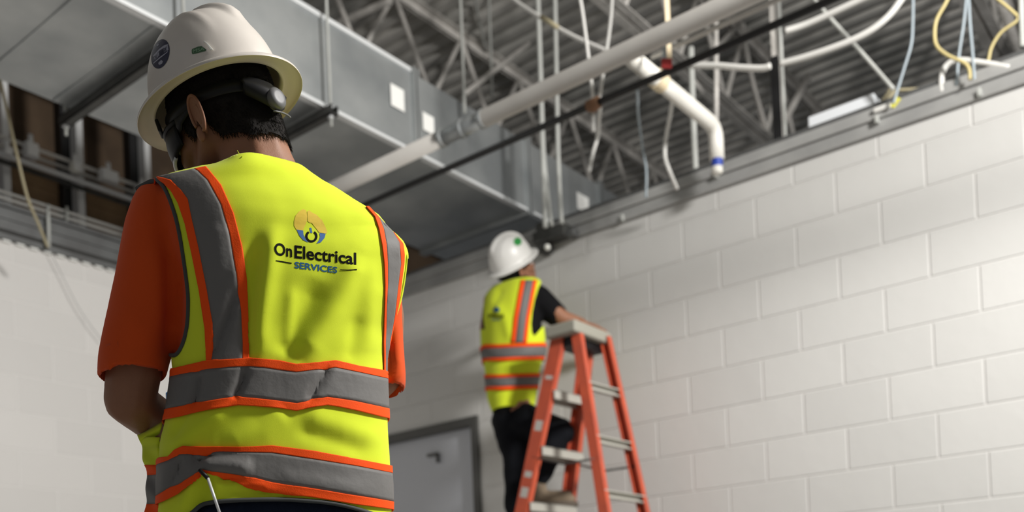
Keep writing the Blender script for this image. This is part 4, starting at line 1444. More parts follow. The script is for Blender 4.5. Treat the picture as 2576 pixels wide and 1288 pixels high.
# legs
hipL = cT - uT * 0.09 + np.array([0, 0, -0.04]); hipR = cT + uT * 0.09 + np.array([0, 0, -0.04])
for hp, sd in ((hipL, -1), (hipR, 1)):
    kn = np.array([hp[0], hp[1], 0.52]) + uT * sd * 0.02 + vT * 0.02
    an = np.array([hp[0], hp[1], 0.12]) + uT * sd * 0.03
    g.chain([hp, kn, an], [0.085, 0.058, 0.042])
    g.chain([an, an + vT * 0.13 + np.array([0, 0, -0.06])], [0.042, 0.032])
# hands hold a phone in front of the belly
mid = at(610, 1110, 2.10)
fw = (mid - wrL); fw = fw / np.linalg.norm(fw)
hand_caps(g, wrL, fw, np.cross(fw, vT) * 1.0 + np.array([0, 0, 0.3]), np.array([0, 0, 1.0]) - fw * fw[2], 0.75)
fr_ = (mid - wrR) + np.array([0, 0, 0.02]); fr_ = fr_ / np.linalg.norm(fr_)
hand_caps(g, wrR, fr_, -np.cross(fr_, vT) + np.array([0, 0, 0.3]), np.array([0, 0, 1.0]) - fr_ * fr_[2], 0.75)
VB, FB, NB = remesh(g, 0.0052, 5)
nb_v = len(VB)
ears = G()
for sd in (-1, 1):
    e = ear_geo(hc, HM, sd, 0.95)
    ears.add(e.v, e.f)
allV = np.vstack([VB, np.array(ears.v)]); allF = FB + [tuple(i + nb_v for i in f) for f in ears.f]
body = mesh_obj('body', allV, allF, M['skin'], man1)
for sd in (-1, 1):
    G().ball(HP(0.030 * sd, 0.0865, -0.046), 0.0115, 16, 10).build('eye', M['eye'], body)

# --- hair: cap over the back of the head plus short strands
loc = (VB - hc) @ HM
az = np.degrees(np.arctan2(np.abs(loc[:, 0]), loc[:, 1]))     # 0 = face, 180 = nape
zl = np.interp(az, [0, 38, 50, 62, 74, 82, 92, 104, 120, 150, 180], [0.03, 0.012, -0.004, -0.058, -0.074, -0.035, -0.03, -0.064, -0.092, -0.110, -0.114])
jit = np.array([noise.noise(Vector(p * 60)) for p in VB]) * 0.006
keep = (loc[:, 2] > zl + jit) & (loc[:, 2] < 0.115) & (np.linalg.norm(loc, axis=1) < 0.18)
hf = [f for f in FB if all(keep[i] for i in f)]
used = sorted({i for f in hf for i in f}); ix = {a: b for b, a in enumerate(used)}
HV = VB[used] + NB[used] * (0.0040 + 0.0010 * np.array([noise.noise(Vector(VB[i] * 60)) for i in used]))[:, None]
g = G().add(HV, [tuple(ix[i] for i in f) for f in hf])
rng = np.random.default_rng(5)
cand = [i for i in used if loc[i, 2] < 0.03]
for q in rng.choice(cand, 15000):
    p = VB[q]; n = NB[q]
    down = HM @ np.array([0, -0.35, -1.0]); down = down - n * (down @ n); down /= np.linalg.norm(down)
    side_ = np.cross(n, down)
    edge = loc[q, 2] < zl[q] + 0.03
    L_ = rng.uniform(0.005, 0.011)
    d = down + side_ * rng.normal(0, 0.30) + n * rng.uniform(0.12, 0.42)
    d /= np.linalg.norm(d)
    b = p + n * 0.0025 + side_ * rng.normal(0, 0.003) + down * rng.normal(0, 0.003)
    w_ = 0.0006
    g.add([b - side_ * w_, b + side_ * w_, b + n * w_ * 1.5, b + d * L_], [(0, 1, 3), (1, 2, 3), (2, 0, 3)])
g.build('hair', M['hair'], man1)

# --- clothing
zc_ = at(650, 407, 1.68)
cnk = at(648, 405, 1.74)
ring_lo, ring_hi = [], []
for k in range(40):
    a = 2 * PI * k / 40
    p = np.array([cnk[0], cnk[1], 0]) + (uT * math.cos(a) + vT * math.sin(a)) * 0.105
    dz_ = ((p - zc_) @ vT) * -0.22 + ((p - zc_) @ uT) * 0.22
    ring_lo.append(np.array([p[0], p[1], zc_[2] + 0.004 + dz_])); ring_hi.append(np.array([p[0], p[1], zc_[2] + 0.5]))
cutN = G().loft([ring_lo, ring_hi])
zj_ = at(690, 1230, 1.70)[2]
VS, FS = cut(VS, FS, [cutN, G().box((-1, 0, zj_ - 0.8), (3, 3.5, zj_))])
sh = mesh_obj('t_shirt', VS, FS, M['shirt'], man1)
lab(sh, 'bright orange short sleeved T-shirt')
# neck band of the shirt
Sn = BVHTree.FromPolygons([tuple(v) for v in VS], FS)
P0 = []
cnk = at(648, 405, 1.74)
for k in range(48):
    a = 2 * PI * k / 48
    d = uT * math.cos(a) + vT * math.sin(a)
    zz_ = zc_[2] + 0.002 - 0.22 * ((cnk + d * 0.07 - zc_) @ vT) + 0.22 * ((cnk + d * 0.07 - zc_) @ uT)
    q = Sn.ray_cast(Vector((cnk[0] + d[0] * 0.3, cnk[1] + d[1] * 0.3, zz_ - 0.004)), Vector(-d))
    p = np.array(q[0]) if q[0] is not None else cnk + d * 0.07
    P0.append(np.array([p[0], p[1], zz_]) - d * 0.002)
G().tube(P0, 0.0042, 8, closed=True).build('collar', M['piping'], sh)

# vest shell
VV = VTm.copy(); NV = vnormals(VV, FTm)
VV = VV + NV * 0.005
NV = vnormals(VV, FTm)
vest_folds = [
    (((905, 640), (880, 700), (835, 780), (785, 850), (752, 905)), 0.0125, 34),
    (((800, 700), (770, 780), (735, 850), (715, 900)), -0.0085, 36),
    (((690, 560), (676, 680), (655, 800), (648, 900)), 0.0085, 24),
    (((640, 600), (632, 720), (628, 830), (625, 900)), -0.0085, 20),
    (((735, 720), (728, 800), (722, 880)), 0.003, 14),
    (((935, 640), (928, 760), (925, 890)), 0.004, 22), (((900, 790), (890, 860), (880, 910)), -0.003, 18),
    (((545, 560), (552, 640), (560, 700)), 0.004, 24),
    (((598, 720), (575, 790), (548, 850), (534, 905)), -0.0085, 9.5),
    (((500, 935), (494, 985), (480, 1025)), -0.0085, 9.5), (((618, 925), (606, 965), (585, 1005)), -0.0085, 9.5), (((828, 922), (802, 965), (772, 1018)), -0.007, 11),
    (((720, 1030), (660, 1080), (560, 1125)), 0.006, 30), (((580, 1020), (480, 1090), (430, 1140)), 0.006, 20), (((470, 1030), (430, 1100)), -0.004, 12),
    (((760, 1040), (850, 1070), (960, 1110)), 0.005, 26), (((740, 1080), (840, 1110), (930, 1140)), -0.004, 20),
    (((478, 1135), (492, 1160), (545, 1140)), -0.006, 8), (((505, 1175), (570, 1172), (640, 1180)), 0.010, 18), (((452, 1150), (446, 1180), (424, 1232)), -0.006, 8),
    (((512, 1186), (480, 1230), (450, 1288)), 0.006, 14), (((512, 1190), (515, 1230), (500, 1280)), -0.010, 18),
    (((540, 1220), (600, 1216), (680, 1232)), 0.006, 9), (((560, 1238), (640, 1240), (760, 1255)), -0.004, 8),
    (((690, 1195), (800, 1215), (930, 1240)), 0.003, 16), (((540, 1195), (600, 1215), (680, 1240)), -0.006, 10),
]
VV = folds(VV, NV, vest_folds)
NV = vnormals(VV, FTm)
VV = wrinkle(VV, NV, 0.0042, 7, (1, 1, 0.35), 9)
VV = wrinkle(VV, NV, 0.0010, 26, (1, 1, 0.6), 2)
arm_edge = [(396, 452), (412, 468), (424, 490), (437, 525), (447, 560), (457, 610), (464, 655), (471, 705), (475, 745), (475, 790), (471, 830), (463, 862), (452, 885), (441, 894), (430, 893)]
cutL = prism(arm_edge + [(400, 915), (300, 930), (200, 700), (260, 430), (384, 441)], 1.40, 2.15)
armR = [(1040, 640), (1022, 655), (1016, 695), (1008, 745), (996, 790), (985, 823), (980, 850), (979, 880)]
cutR = prism(armR + [(990, 900), (1120, 900), (1120, 640)], 1.55, 2.3)
hem = [(428, 1352), (448, 1322), (468, 1302), (487, 1288), (503, 1274), (525, 1266), (560, 1261), (620, 1258), (700, 1257), (760, 1259), (820, 1264), (870, 1273), (925, 1289), (960, 1304), (985, 1326), (1000, 1352)]
cutH = prism(hem + [(1000, 1450), (428, 1450)], 1.3, 1.745)
cutN.v = [tuple(np.array(p) - np.array([0, 0, 0.006])) for p in cutN.v]
zb_ = at(690, 1335, 1.70)[2]
cutB = G().box((0, 0, zb_ - 0.5), (2.5, 3, zb_))
VC, FC = cut(VV, FTm, [cutL, cutR, cutH, cutN, cutB])
vest = mesh_obj('safety_vest', VC, FC, M['vest'], man1)
solid(vest, 0.0018, -1)
lab(vest, 'fluorescent yellow sleeveless safety vest')
S1 = Surf(VV, FTm, 1.5, 2.1)
def axis1(z):
    zs = [ringsT[k][0][2] for k in range(len(ringsT))]
    cs_ = [np.mean(r_, axis=0) for r_ in ringsT]
    zs = [c[2] for c in cs_]
    xs2 = np.interp(z, zs, [c[0] for c in cs_]); ys2 = np.interp(z, zs, [c[1] for c in cs_])
    return np.array([xs2, ys2, z])


RINGX = ('ring', axis1, +1)
u1 = [(436, 927), (447.6, 925.5), (516.6, 909), (580, 905), (627, 902), (649, 902), (700, 907), (745.5, 917), (790, 912), (842, 907), (897, 920.7), (963, 932), (974, 936)]
u2 = [(429, 950), (434, 948), (523, 929.6), (580, 924), (627, 922), (665, 925), (700, 931), (745.5, 936.5), (790, 931), (842, 925.5), (904, 938), (960, 950), (976, 953)]
u3 = [(416, 1033), (420, 1031), (503, 1014), (592, 1000), (640, 1003), (700, 1010), (745.5, 1016), (785, 1008), (821, 1000), (850, 1004), (890, 1010), (960, 1025), (974, 1028)]
u4 = [(408, 1060), (412, 1058.6), (503, 1038), (599, 1020.7), (640, 1023), (700, 1029), (745.5, 1034.5), (785, 1027), (821, 1020.7), (850, 1025), (890, 1033), (960, 1050), (976, 1053)]
l1 = [(404, 1152), (428, 1149), (443, 1130.5), (462.5, 1121), (512.6, 1124.7), (580, 1124), (620, 1123), (683, 1120.7), (787, 1134.5), (890, 1155), (982, 1172)]
l2 = [(402, 1168), (428, 1159), (455, 1142), (484, 1144), (522, 1145), (541, 1138), (580, 1137), (620, 1137), (683, 1139), (787, 1155), (890, 1172), (983, 1190)]
l3 = [(397, 1249), (424, 1232.6), (455, 1219), (486, 1200), (511, 1180), (524, 1182), (560, 1185), (600, 1192), (683, 1214), (787, 1227.6), (890, 1245), (987, 1262)]
l4 = [(393, 1271), (416, 1261.5), (455, 1242), (489.5, 1213), (512.6, 1188), (526, 1187), (566.5, 1205), (620, 1225), (683, 1238), (787, 1251.7), (890, 1269), (987, 1282)]
# vertical straps first (lowest layer), then the horizontal bands
e1 = [(392, 455), (412, 462), (433, 482), (450, 512), (468, 566), (485, 641), (503, 731), (517, 828), (521, 915)]
e2 = [(398, 448), (432, 456), (458, 480), (475, 503), (485, 552), (503, 628), (523, 731), (537, 814), (533, 915)]
e3 = [(490, 429), (500, 434), (523, 455), (558, 517), (579, 593), (596, 690), (606, 786), (609, 860), (611, 915)]
e4 = [(520, 423), (530, 434), (558, 469), (589, 538), (610, 621), (620, 710), (625, 814), (627, 860), (628, 915)]
f1 = [(919.6, 523), (940.6, 547), (952, 580), (959, 617), (964, 664), (966, 720), (965, 766), (963, 813), (961.6, 860), (963, 940)]
f2 = [(926.6, 523), (950, 549), (963, 580), (969.6, 617), (972, 664), (972, 720), (969, 766), (968, 813), (966, 860), (966, 944)]
f3 = [(987, 587), (1002, 612.6), (1004, 645), (1005, 664), (1000, 701), (995.7, 738.5), (989.6, 790), (984, 822), (977, 860), (975, 948)]
f4 = [(989, 588), (1011, 615), (1014, 640.6), (1013, 664), (1008, 701), (1002, 750), (993, 799), (986, 822), (979, 862), (976, 948)]
ctr = at(700, 800, 1.745)
SF = ('front', ctr, vT, True)


def edge_pair(name, A, B, m, off, lbl=None, ext=None, parent=vest):
    o = strip(name, A, B, S1, m, parent, off=off, extend=ext)
    if lbl:
        lab(o, lbl)
    return o


edge_pair('reflective_strap', e2, e3, M['silver_tape'], 0.0028, 'grey reflective strap over the left shoulder', SF)
edge_pair('orange_trim', e1, e2, M['orange_tape'], 0.0030, 'orange edge of the left strap', SF)
edge_pair('orange_trim', e3, e4, M['orange_tape'], 0.0030, 'orange edge of the left strap', SF)
edge_pair('reflective_strap', f2, f3, M['silver_tape'], 0.0028, 'grey reflective strap over the right shoulder', SF)
edge_pair('orange_trim', f1, f2, M['orange_tape'], 0.0030, 'orange edge of the right strap', SF)
edge_pair('orange_trim', f3, f4, M['orange_tape'], 0.0030, 'orange edge of the right strap', SF)
edge_pair('reflective_band', u2, u3, M['silver_tape'], 0.0036, 'upper grey reflective band around the waist', RINGX)
edge_pair('orange_trim', u1, u2, M['orange_tape'], 0.0040, 'orange edge of the upper band', RINGX)
edge_pair('orange_trim', u3, u4, M['orange_tape'], 0.0040, 'orange edge of the upper band', RINGX)
edge_pair('reflective_band', l2, l3, M['silver_tape'], 0.0036, 'lower grey reflective band, pulled up above the pocket', RINGX)
edge_pair('orange_trim', l1, l2, M['orange_tape'], 0.0040, 'orange edge of the lower band', RINGX)
edge_pair('orange_trim', l3, l4, M['orange_tape'], 0.0040, 'orange edge of the lower band', RINGX)
# piping on armhole and hem
G().tube([S1.hit(x - 1, y, 0.001)[0] for x, y in smooth_path([np.array(p) for p in arm_edge], 4)], 0.0034, 8).build('armhole_piping', M['piping'], vest)
G().tube([S1.hit(x, y, 0.001)[0] for x, y in smooth_path([np.array(p) for p in hem], 4)], 0.0036, 8).build('hem_piping', M['piping'], vest)
G().tube([S1.hit(x, y, 0.0005)[0] for x, y in smooth_path([np.array(p) for p in [(1023, 640), (1018, 690), (1009, 745), (996, 790), (986, 822)]], 4)], 0.0022, 8).build('armhole_piping', M['vest'], vest)

# side pocket / front panel flaring out at the left hip
def panel_pt(x, y):
    """front panel: leaves the side seam at x=400 and swings forward"""
    t_ = (401 - x) / 60.0
    base = S1.hit(401, y, 0.001)[0]
    dpt = pr(base)[0][2]
    return at(x, y, dpt + 0.012 + 0.055 * t_)
left_edge = [(1098, 372), (1110, 352), (1118, 356), (1135, 358), (1160, 362), (1180, 370), (1220, 371), (1260, 370), (1288, 367), (1330, 366)]
le = np.array(left_edge, float)
def panel(name, ya, yb, m, off=0.0, lbl=None, parent=vest):
    rows = []
    for yy in np.linspace(ya, yb, max(3, int((yb - ya) / 5))):
        xl = np.interp(yy, le[:, 0], le[:, 1])
        row = []
        for s_ in np.linspace(0, 1, 9):
            x = 401 + (xl - 401) * s_
            p = panel_pt(x, yy)
            row.append(p - R[2] * (off + 0.004 * math.sin(yy / 11.0 + s_ * 3)) )
        # wraps on around the front
        p = row[-1]
        for s_ in (0.3, 0.6, 1.0):
            row.append(p + vT * 0.05 * s_ + uT * 0.03 * s_ * s_)
        rows.append(row)
    o = G().grid(rows).build(name, m, parent)
    solid(o, 0.0016, 0.0)
    if lbl: lab(o, lbl)
    return o
panel('front_panel', 1100, 1335, M['vest'], 0.0, 'yellow front panel of the vest flaring at the left hip')
panel('orange_trim', 1171, 1195, M['orange_tape'], 0.003, 'orange tape on the front panel')
panel('reflective_band', 1195, 1268, M['silver_tape'], 0.003, 'grey reflective tape on the front panel')
panel('orange_trim', 1268, 1290, M['orange_tape'], 0.003, 'orange tape on the front panel')
# pocket lip
rows = []
for s_ in np.linspace(0, 1, 12):
    top = np.array([408, 1062]) * (1 - s_) + np.array([346, 1096]) * s_
    bot = np.array([402, 1090]) * (1 - s_) + np.array([356, 1117]) * s_
    rows.append([at(*(top * (1 - q_) + bot * q_), 1.715 - 0.012 * math.sin(PI * q_) + 0.05 * s_ * 0.6) for q_ in np.linspace(0, 1, 6)])
lab(solid(G().grid(rows).build('pocket_lip', M['vest'], vest), 0.002, 0), 'folded yellow pocket edge')

# logo on the back
PR = 'print_mark'
text_surface('lettering', 'On', [(690, 610), (735, 616), (735, 648), (690, 642)], S1, M['print_black'], vest, bold=0.024)
text_surface('lettering', 'Electrical', [(741, 617), (896, 636), (896, 667), (741, 650)], S1, M['print_black'], vest, bold=0.022)
text_surface('lettering', 'SERVICES', [(741, 658), (849, 672), (848, 688), (741, 675)], S1, M['print_teal'], vest, bold=0.028)
def pz(pts):
    return [(660 + x / 5.854, 500 + y / 5.854) for x, y in pts]
poly_surface('print_line', pz([(195, 905), (300, 920), (435, 945), (430, 960), (300, 940), (200, 920)]), S1, M['print_black'], vest)
poly_surface('print_line', pz([(1142, 1042), (1260, 1045), (1392, 1036), (1392, 1052), (1260, 1060), (1150, 1056)]), S1, M['print_black'], vest)
def arc(cx_, cy_, rx, ry, a0, a1, n):
    return [(cx_ + rx * math.cos(math.radians(a0 + (a1 - a0) * k / n)), cy_ + ry * math.sin(math.radians(a0 + (a1 - a0) * k / n))) for k in range(n + 1)]
gold1 = pz([(500, 455), (468, 400), (468, 330), (490, 250), (540, 190), (600, 155), (645, 175), (660, 260), (655, 330), (640, 370), (605, 450), (600, 470)])
gold2 = pz([(665, 330), (665, 260), (660, 190), (690, 172), (720, 200), (800, 240), (880, 320), (930, 420), (960, 500), (930, 515), (835, 500), (800, 450), (750, 390), (730, 360), (690, 350)])
lab(poly_surface('print_mark', gold1, S1, M['print_gold'], vest), 'gold left half of the round emblem')
lab(poly_surface('print_mark', gold2, S1, M['print_gold'], vest), 'gold right half of the round emblem')
poly_surface('print_mark', pz([(505, 457), (600, 468), (605, 530), (640, 600), (680, 648), (600, 610), (545, 545)]), S1, M['print_blue'], vest, sub=4)
poly_surface('print_mark', pz([(840, 508), (932, 517), (915, 580), (860, 645), (795, 665), (835, 610), (850, 560)]), S1, M['print_blue'], vest, sub=4)
poly_surface('print_mark', pz([(695, 427), (722, 430), (738, 508), (705, 505)]), S1, M['print_blue'], vest, sub=4)
# power ring (open at the top)
ro = arc(722, 556, 90, 90, -58, 238, 30); ri = arc(722, 556, 56, 58, -58, 238, 30)
V2 = pz(ro) + pz(ri); n_ = len(ro)
on_surface('print_mark', V2, [(k, k + 1, n_ + k + 1, n_ + k) for k in range(n_ - 1)], S1, M['print_black'], vest)
# loose thread at the collar
G().tube([S1.hit(610, 397, 0.002)[0], at(607, 391, 1.655), at(601, 386, 1.66), at(597, 379, 1.662)], 0.0007, 5).build('loose_thread', M['vest'], vest)

# jeans
rowsJ = [(1235, 425, 955, 1.745, 0.108, 0), (1288, 425, 962, 1.745, 0.112, 0), (1400, 420, 972, 1.745, 0.125, 0)]
rJ, _, _ = ring_loft(rowsJ, 19)
g = G().loft(rJ)
lo_ = np.mean(rJ[-1], axis=0)
g.chain([lo_ - uT * 0.07, lo_ + uT * 0.07], [0.135, 0.135])
for hp, sd in ((hipL, -1), (hipR, 1)):
    kn = np.array([hp[0], hp[1], 0.52]) + uT * sd * 0.02 + vT * 0.02
    an = np.array([hp[0], hp[1], 0.10]) + uT * sd * 0.03
    g.chain([hp + np.array([0, 0, -0.05]), kn, an], [0.105, 0.080, 0.072])
VJ, FJ, NJ = remesh(g, 0.011, 4)
VJ = wrinkle(VJ, NJ, 0.006, 9, (1, 1, 1.6), 4)
jn = mesh_obj('jeans', VJ, FJ, M['jeans'], man1)
for hp, sd in ((hipL, -1), (hipR, 1)):
    an = np.array([hp[0], hp[1], 0.0]) + uT * sd * 0.03
    g = G()
    g.capsule(an + np.array([0, 0, 0.14]), 0.058, an + np.array([0, 0, 0.06]) - vT * 0.01, 0.055)
    g.capsule(an + np.array([0, 0, 0.055]) - vT * 0.02, 0.050, an + vT * 0.17 + np.array([0, 0, 0.050]), 0.046)
    V_, F_, _ = remesh(g, 0.010, 3)
    V_[:, 2] = np.maximum(V_[:, 2], 0.004)
    mesh_obj('boot', V_, F_, M['dark_boot'], man1)

# --- hard hat with its fittings
def make_hat(c, Mx, label, mt):
    t = thing('hard_hat', label, 'hard hat', tuple(float(x) for x in c))
    V, Fc, fm = hat_geo(c, Mx)
    s_ = mesh_obj('shell', V, Fc, None, t, mats=mt, fm=fm)
    return t, s_, Surf(V, Fc, float(pr(c)[0][2]) - 0.2, float(pr(c)[0][2]) + 0.2)


hat1, shell1, SH = make_hat(hc, HM, 'scuffed white full brim hard hat with stickers, worn by the worker in front', [M['hat'], M['hat_under']])
# headband
g = G()
rows = [[], []]
def band_ring(z0, z1, a0, a1, x_, y_, th_=0.003, n=60):
    out = G()
    ring_o0 = []; ring_o1 = []
    for k in range(n + 1):
        ph = math.radians(a0 + (a1 - a0) * k / n)
        f_ = (1 - math.sin(ph)) / 2     # 1 at the back
        dz = -0.018 * f_
        ring_o0.append(HP(x_ * math.cos(ph), y_ * math.sin(ph), z0 + dz)); ring_o1.append(HP(x_ * math.cos(ph), y_ * math.sin(ph), z1 + dz))
    out.grid([ring_o0, ring_o1])
    return out
o = band_ring(0.0, -0.021, 0, 360, 0.0845, 0.108).build('headband', M['black_plastic'], hat1); solid(o, 0.003, 0)
# ratchet housing at the back: widens towards the knob
def ratchet(side_angle0, side_angle1, hw0, hw1, n=16, out_=0.0):
    ra, rb = [], []
    rm = []
    for k in range(n + 1):
        s_ = k / n
        ph = math.radians(side_angle0 + (side_angle1 - side_angle0) * s_)
        hw_ = hw0 + (hw1 - hw0) * s_ ** 0.5
        bx, by = 0.091 + 0.004 * s_ + out_, 0.113 + 0.006 * s_ + out_
        zc2 = -0.032 - 0.023 * s_
        ra.append(HP(bx * math.cos(ph) * 0.985, by * math.sin(ph) * 0.985, zc2 + hw_)); rm.append(HP((bx + 0.008) * math.cos(ph), (by + 0.008) * math.sin(ph), zc2)); rb.append(HP(bx * math.cos(ph) * 0.985, by * math.sin(ph) * 0.985, zc2 - hw_))
    return [ra, [(np.array(a) * 0.5 + np.array(m_) * 0.5) + (np.array(m_) - np.array(a)) * 0.25 for a, m_ in zip(ra, rm)], rm, [(np.array(a) * 0.5 + np.array(m_) * 0.5) + (np.array(m_) - np.array(a)) * 0.25 for a, m_ in zip(rb, rm)], rb]
for a0 in (236, 300):
    o = G().grid(ratchet(a0, 266 if a0 < 270 else 266, 0.010, 0.024)).build('ratchet_housing', M['black_plastic'], hat1); solid(o, 0.004, -1)
kc = HP(-0.010, -0.1215, -0.0585)
kn_ = HM @ np.array([-0.12, -0.99, -0.08]); kn_ /= np.linalg.norm(kn_)
ku = np.cross(kn_, HM @ np.array([0, 0, 1.0])); ku /= np.linalg.norm(ku); kv = np.cross(kn_, ku)
g = G()
prof = [(0.0, 0.012), (0.009, 0.0125), (0.014, 0.0115), (0.0172, 0.008), (0.018, 0.003), (0.018, -0.006)]
rows = []
for r_, h_ in prof:
    rows.append([kc + kn_ * (h_ * 0.9) + (ku * math.cos(2 * PI * k / 36) + kv * math.sin(2 * PI * k / 36)) * (max(r_, 0.0005) * (1.0 + (0.03 if (k % 2 and r_ > 0.019) else 0))) for k in range(36)])
g.loft(rows)
lab(g.build('ratchet_knob', M['grey_plastic'], hat1), 'grey ratchet adjustment knob')
g = G().tube([HP(0.090 * math.cos(math.radians(a)), 0.122 * math.sin(math.radians(a)), -0.080) for a in range(256, 286, 4)], 0.0016, 6)
g.build('ratchet_lip', M['grey_plastic'], hat1)
# suspension strap tab at the front inside the brim
o = G()
o.beam(HP(-0.050, 0.104, -0.012), HP(-0.074, 0.086, -0.012), HM @ np.array([0, 0, 1.0]), 0.022, 0.006)
bevel(o.build('suspension_tab', M['black_plastic'], hat1, smooth=False), 0.002)
# stickers
cxs, cys = 404, 136
A_ = math.radians(14)
def oval(rx, ry, n=36):
    return [(cxs + rx * math.cos(t_) * math.cos(A_) - ry * math.sin(t_) * math.sin(A_), cys + rx * math.cos(t_) * math.sin(A_) + ry * math.sin(t_) * math.cos(A_)) for t_ in [2 * PI * k / n for k in range(n)]]
def zz(pts):
    return [(370 + x / 12.88, 80 + y / 12.88) for x, y in pts]
lab(poly_surface('round_sticker', oval(22.0, 37.5), SH, M['navy'], shell1, off=0.0006, sub=3), 'dark navy oval sticker with a pale lettered stripe')
rs = bpy.data.objects[shell1.children[-1].name]
for pp in ([(215, 770), (400, 570), (560, 450), (690, 410), (700, 440), (600, 500), (420, 620), (260, 790), (215, 820)],
           [(215, 1010), (420, 830), (560, 730), (690, 630), (690, 660), (560, 770), (420, 880), (215, 1050)],
           [(320, 700), (350, 680), (370, 830), (345, 850)], [(360, 700), (395, 660), (410, 780), (385, 810)],
           [(540, 560), (590, 500), (690, 450), (710, 600), (640, 640), (560, 690)], [(330, 440), (380, 400), (395, 440), (350, 480)],
           [(385, 1000), (470, 920), (530, 960), (500, 1040), (420, 1080), (380, 1050)]):
    poly_surface('sticker_print', zz(pp), SH, M['sticker_pale'], rs, off=0.0009, sub=3)
text_surface('sticker_print', 'HOT', [(389, 141), (397, 134), (397, 148), (388, 154)], SH, M['sticker_pale'], rs, bold=0.02, off=0.0010)
text_surface('sticker_print', 'WORK', [(401, 131), (421, 117), (421, 129), (402, 143)], SH, M['navy'], rs, bold=0.02, off=0.0013)
gs = poly_surface('green_sticker', zz([(1450, 600), (1465, 565), (1640, 490), (1770, 470), (1840, 520), (1930, 585), (1900, 630), (1560, 715), (1475, 730), (1455, 690)]), SH, M['green'], shell1, off=0.0006, sub=3)
lab(gs, 'small green maker sticker')
text_surface('sticker_print', 'MSA', zz([(1490, 585), (1860, 500), (1860, 600), (1500, 690)]), SH, M['green_pale'], gs, bold=0.0, off=0.0010)
o = strip('accessory_slot', [(513.5, 109), (519, 111), (532, 130)], [(515, 107), (523, 112), (537, 128)], SH, M['white_tab'], shell1, step=3, off=0.0026, th=0.003)
lab(o, 'bright raised slot edge on the brim side')

# --- safety glasses
t = thing('safety_glasses', 'black wraparound safety glasses worn under the white brim of the worker in front', 'glasses', tuple(float(x) for x in HP(0, 0.11, -0.05)))
def gl(ph, z, grow=0.0):
    return HP((0.075 + grow) * math.sin(ph), 0.024 + (0.092 + grow) * math.cos(ph) ** 0.75 if math.cos(ph) > 0 else 0.024, z)
phs = np.radians(np.linspace(-82, 82, 41))
rows = []
for q_ in np.linspace(0, 1, 7):
    row = []
    for ph in phs:
        nose = math.exp(-(ph / 0.16) ** 2)
        edge = (abs(ph) / math.radians(82)) ** 3
        zt_ = -0.022 - 0.006 * edge
        zb2 = -0.080 + 0.030 * nose + 0.012 * edge
        row.append(gl(ph, zt_ * (1 - q_) + zb2 * q_, 0.004 * math.sin(PI * q_)))
    rows.append(row)
solid(G().grid(rows).build('lens', M['lens'], t), 0.0022, 0)
fr2 = G().tube([gl(ph, -0.022 - 0.006 * (abs(ph) / math.radians(82)) ** 3, 0.001) for ph in phs], 0.0042, 8).build('brow_bar', M['black_plastic'], t)
rim = G().tube([gl(ph, -0.080 + 0.030 * math.exp(-(ph / 0.16) ** 2) + 0.012 * (abs(ph) / math.radians(82)) ** 3, 0.001) for ph in phs if abs(ph) < 1.12], 0.0034, 8).build('lower_glint', M['lens_glint'], t)
lab(rim, 'pale strip painting in the light on the lens edge')
for sd in (-1, 1):
    pts = [(0.076 * sd, 0.044, -0.034), (0.081 * sd, 0.022, -0.032), (0.0815 * sd, 0.004, -0.026), (0.079 * sd, -0.020, -0.018)]
    rows = []
    for dz_, dx_ in ((0.011, 0), (0.004, 0.002), (-0.004, 0.002), (-0.010, 0)):
        rows.append([HP(p[0] + sd * dx_, p[1], p[2] + dz_ * (1.5 if p[1] > 0.03 else 0.8 if p[1] > 0 else 0.4)) for p in smooth_path([np.array(q_) for q_ in pts], 6)])
    solid(G().grid(rows).build('temple', M['black_plastic'], t), 0.0025, 0)

# --- phone held in both hands, blue sleeve edge
ph_c = mid + np.array([0, 0, 0.03])
t = thing('handheld_device', 'small blue item held in front of the worker, just visible between arm and vest', 'device', tuple(float(x) for x in at(420, 1012, 1.95)))
pc = at(424, 1001, 1.93)
g = G().beam(pc + np.array([0, 0, 0.012]) + uT * 0.0, pc - np.array([0, 0, 0.10]), uT, 0.07, 0.010, 0.030, 0)
bevel(g.build('case', M['blue_case'], t, smooth=False), 0.004)
g = G().beam(pc + np.array([0, 0, 0.006]) + vT * -0.006, pc - np.array([0, 0, 0.094]) + vT * -0.006, uT, 0.060, 0.001, 0.030, 0)
G().add(g.v, g.f).build('screen', M['screen'], t, smooth=False)

# --- metal probe poking out below the vest
t = thing('probe', 'thin silver probe with a black tip sticking up from the hip pocket under the vest', 'tool', tuple(float(x) for x in at(550, 1288, 1.60)))
a = S1.hit(513, 1180, 0.010)[0]; dA = pr(a)[0][2]
b = at(553, 1292, dA - 0.004)
m_ = at(523, 1203, dA - 0.001)
G().tube([a, m_], [0.0033, 0.0036], 12).build('tip', M['black_plastic'], t)
G().tube([m_, b], 0.0024, 12).build('shaft', M['steel_light'], t)

# ================================================================== WORKER ON THE LADDER
hc2 = np.array([4.218, 3.230, 2.735])
_d = (hc2 - C0) / np.linalg.norm(hc2 - C0)
_e = R[0] * 0.90 - R[1] * 0.44
_e = _e - _d * (_e @ _d); _e /= np.linalg.norm(_e)
_up = np.cross(_e, _d); _up = _up if _up[2] > 0 else -_up
_U = _up * math.cos(math.radians(15)) - _d * math.sin(math.radians(15))
_aw = np.cross(_U, _e); _aw = _aw if _aw @ _d > 0 else -_aw
_fr = _e * math.cos(math.radians(28)) + _aw * math.sin(math.radians(28))
_rt = np.cross(_fr, _U)
HM2 = np.stack([_rt, _fr, _U], 1)
def HQ(x, y, z):
    return hc2 + HM2 @ np.array([x, y, z])


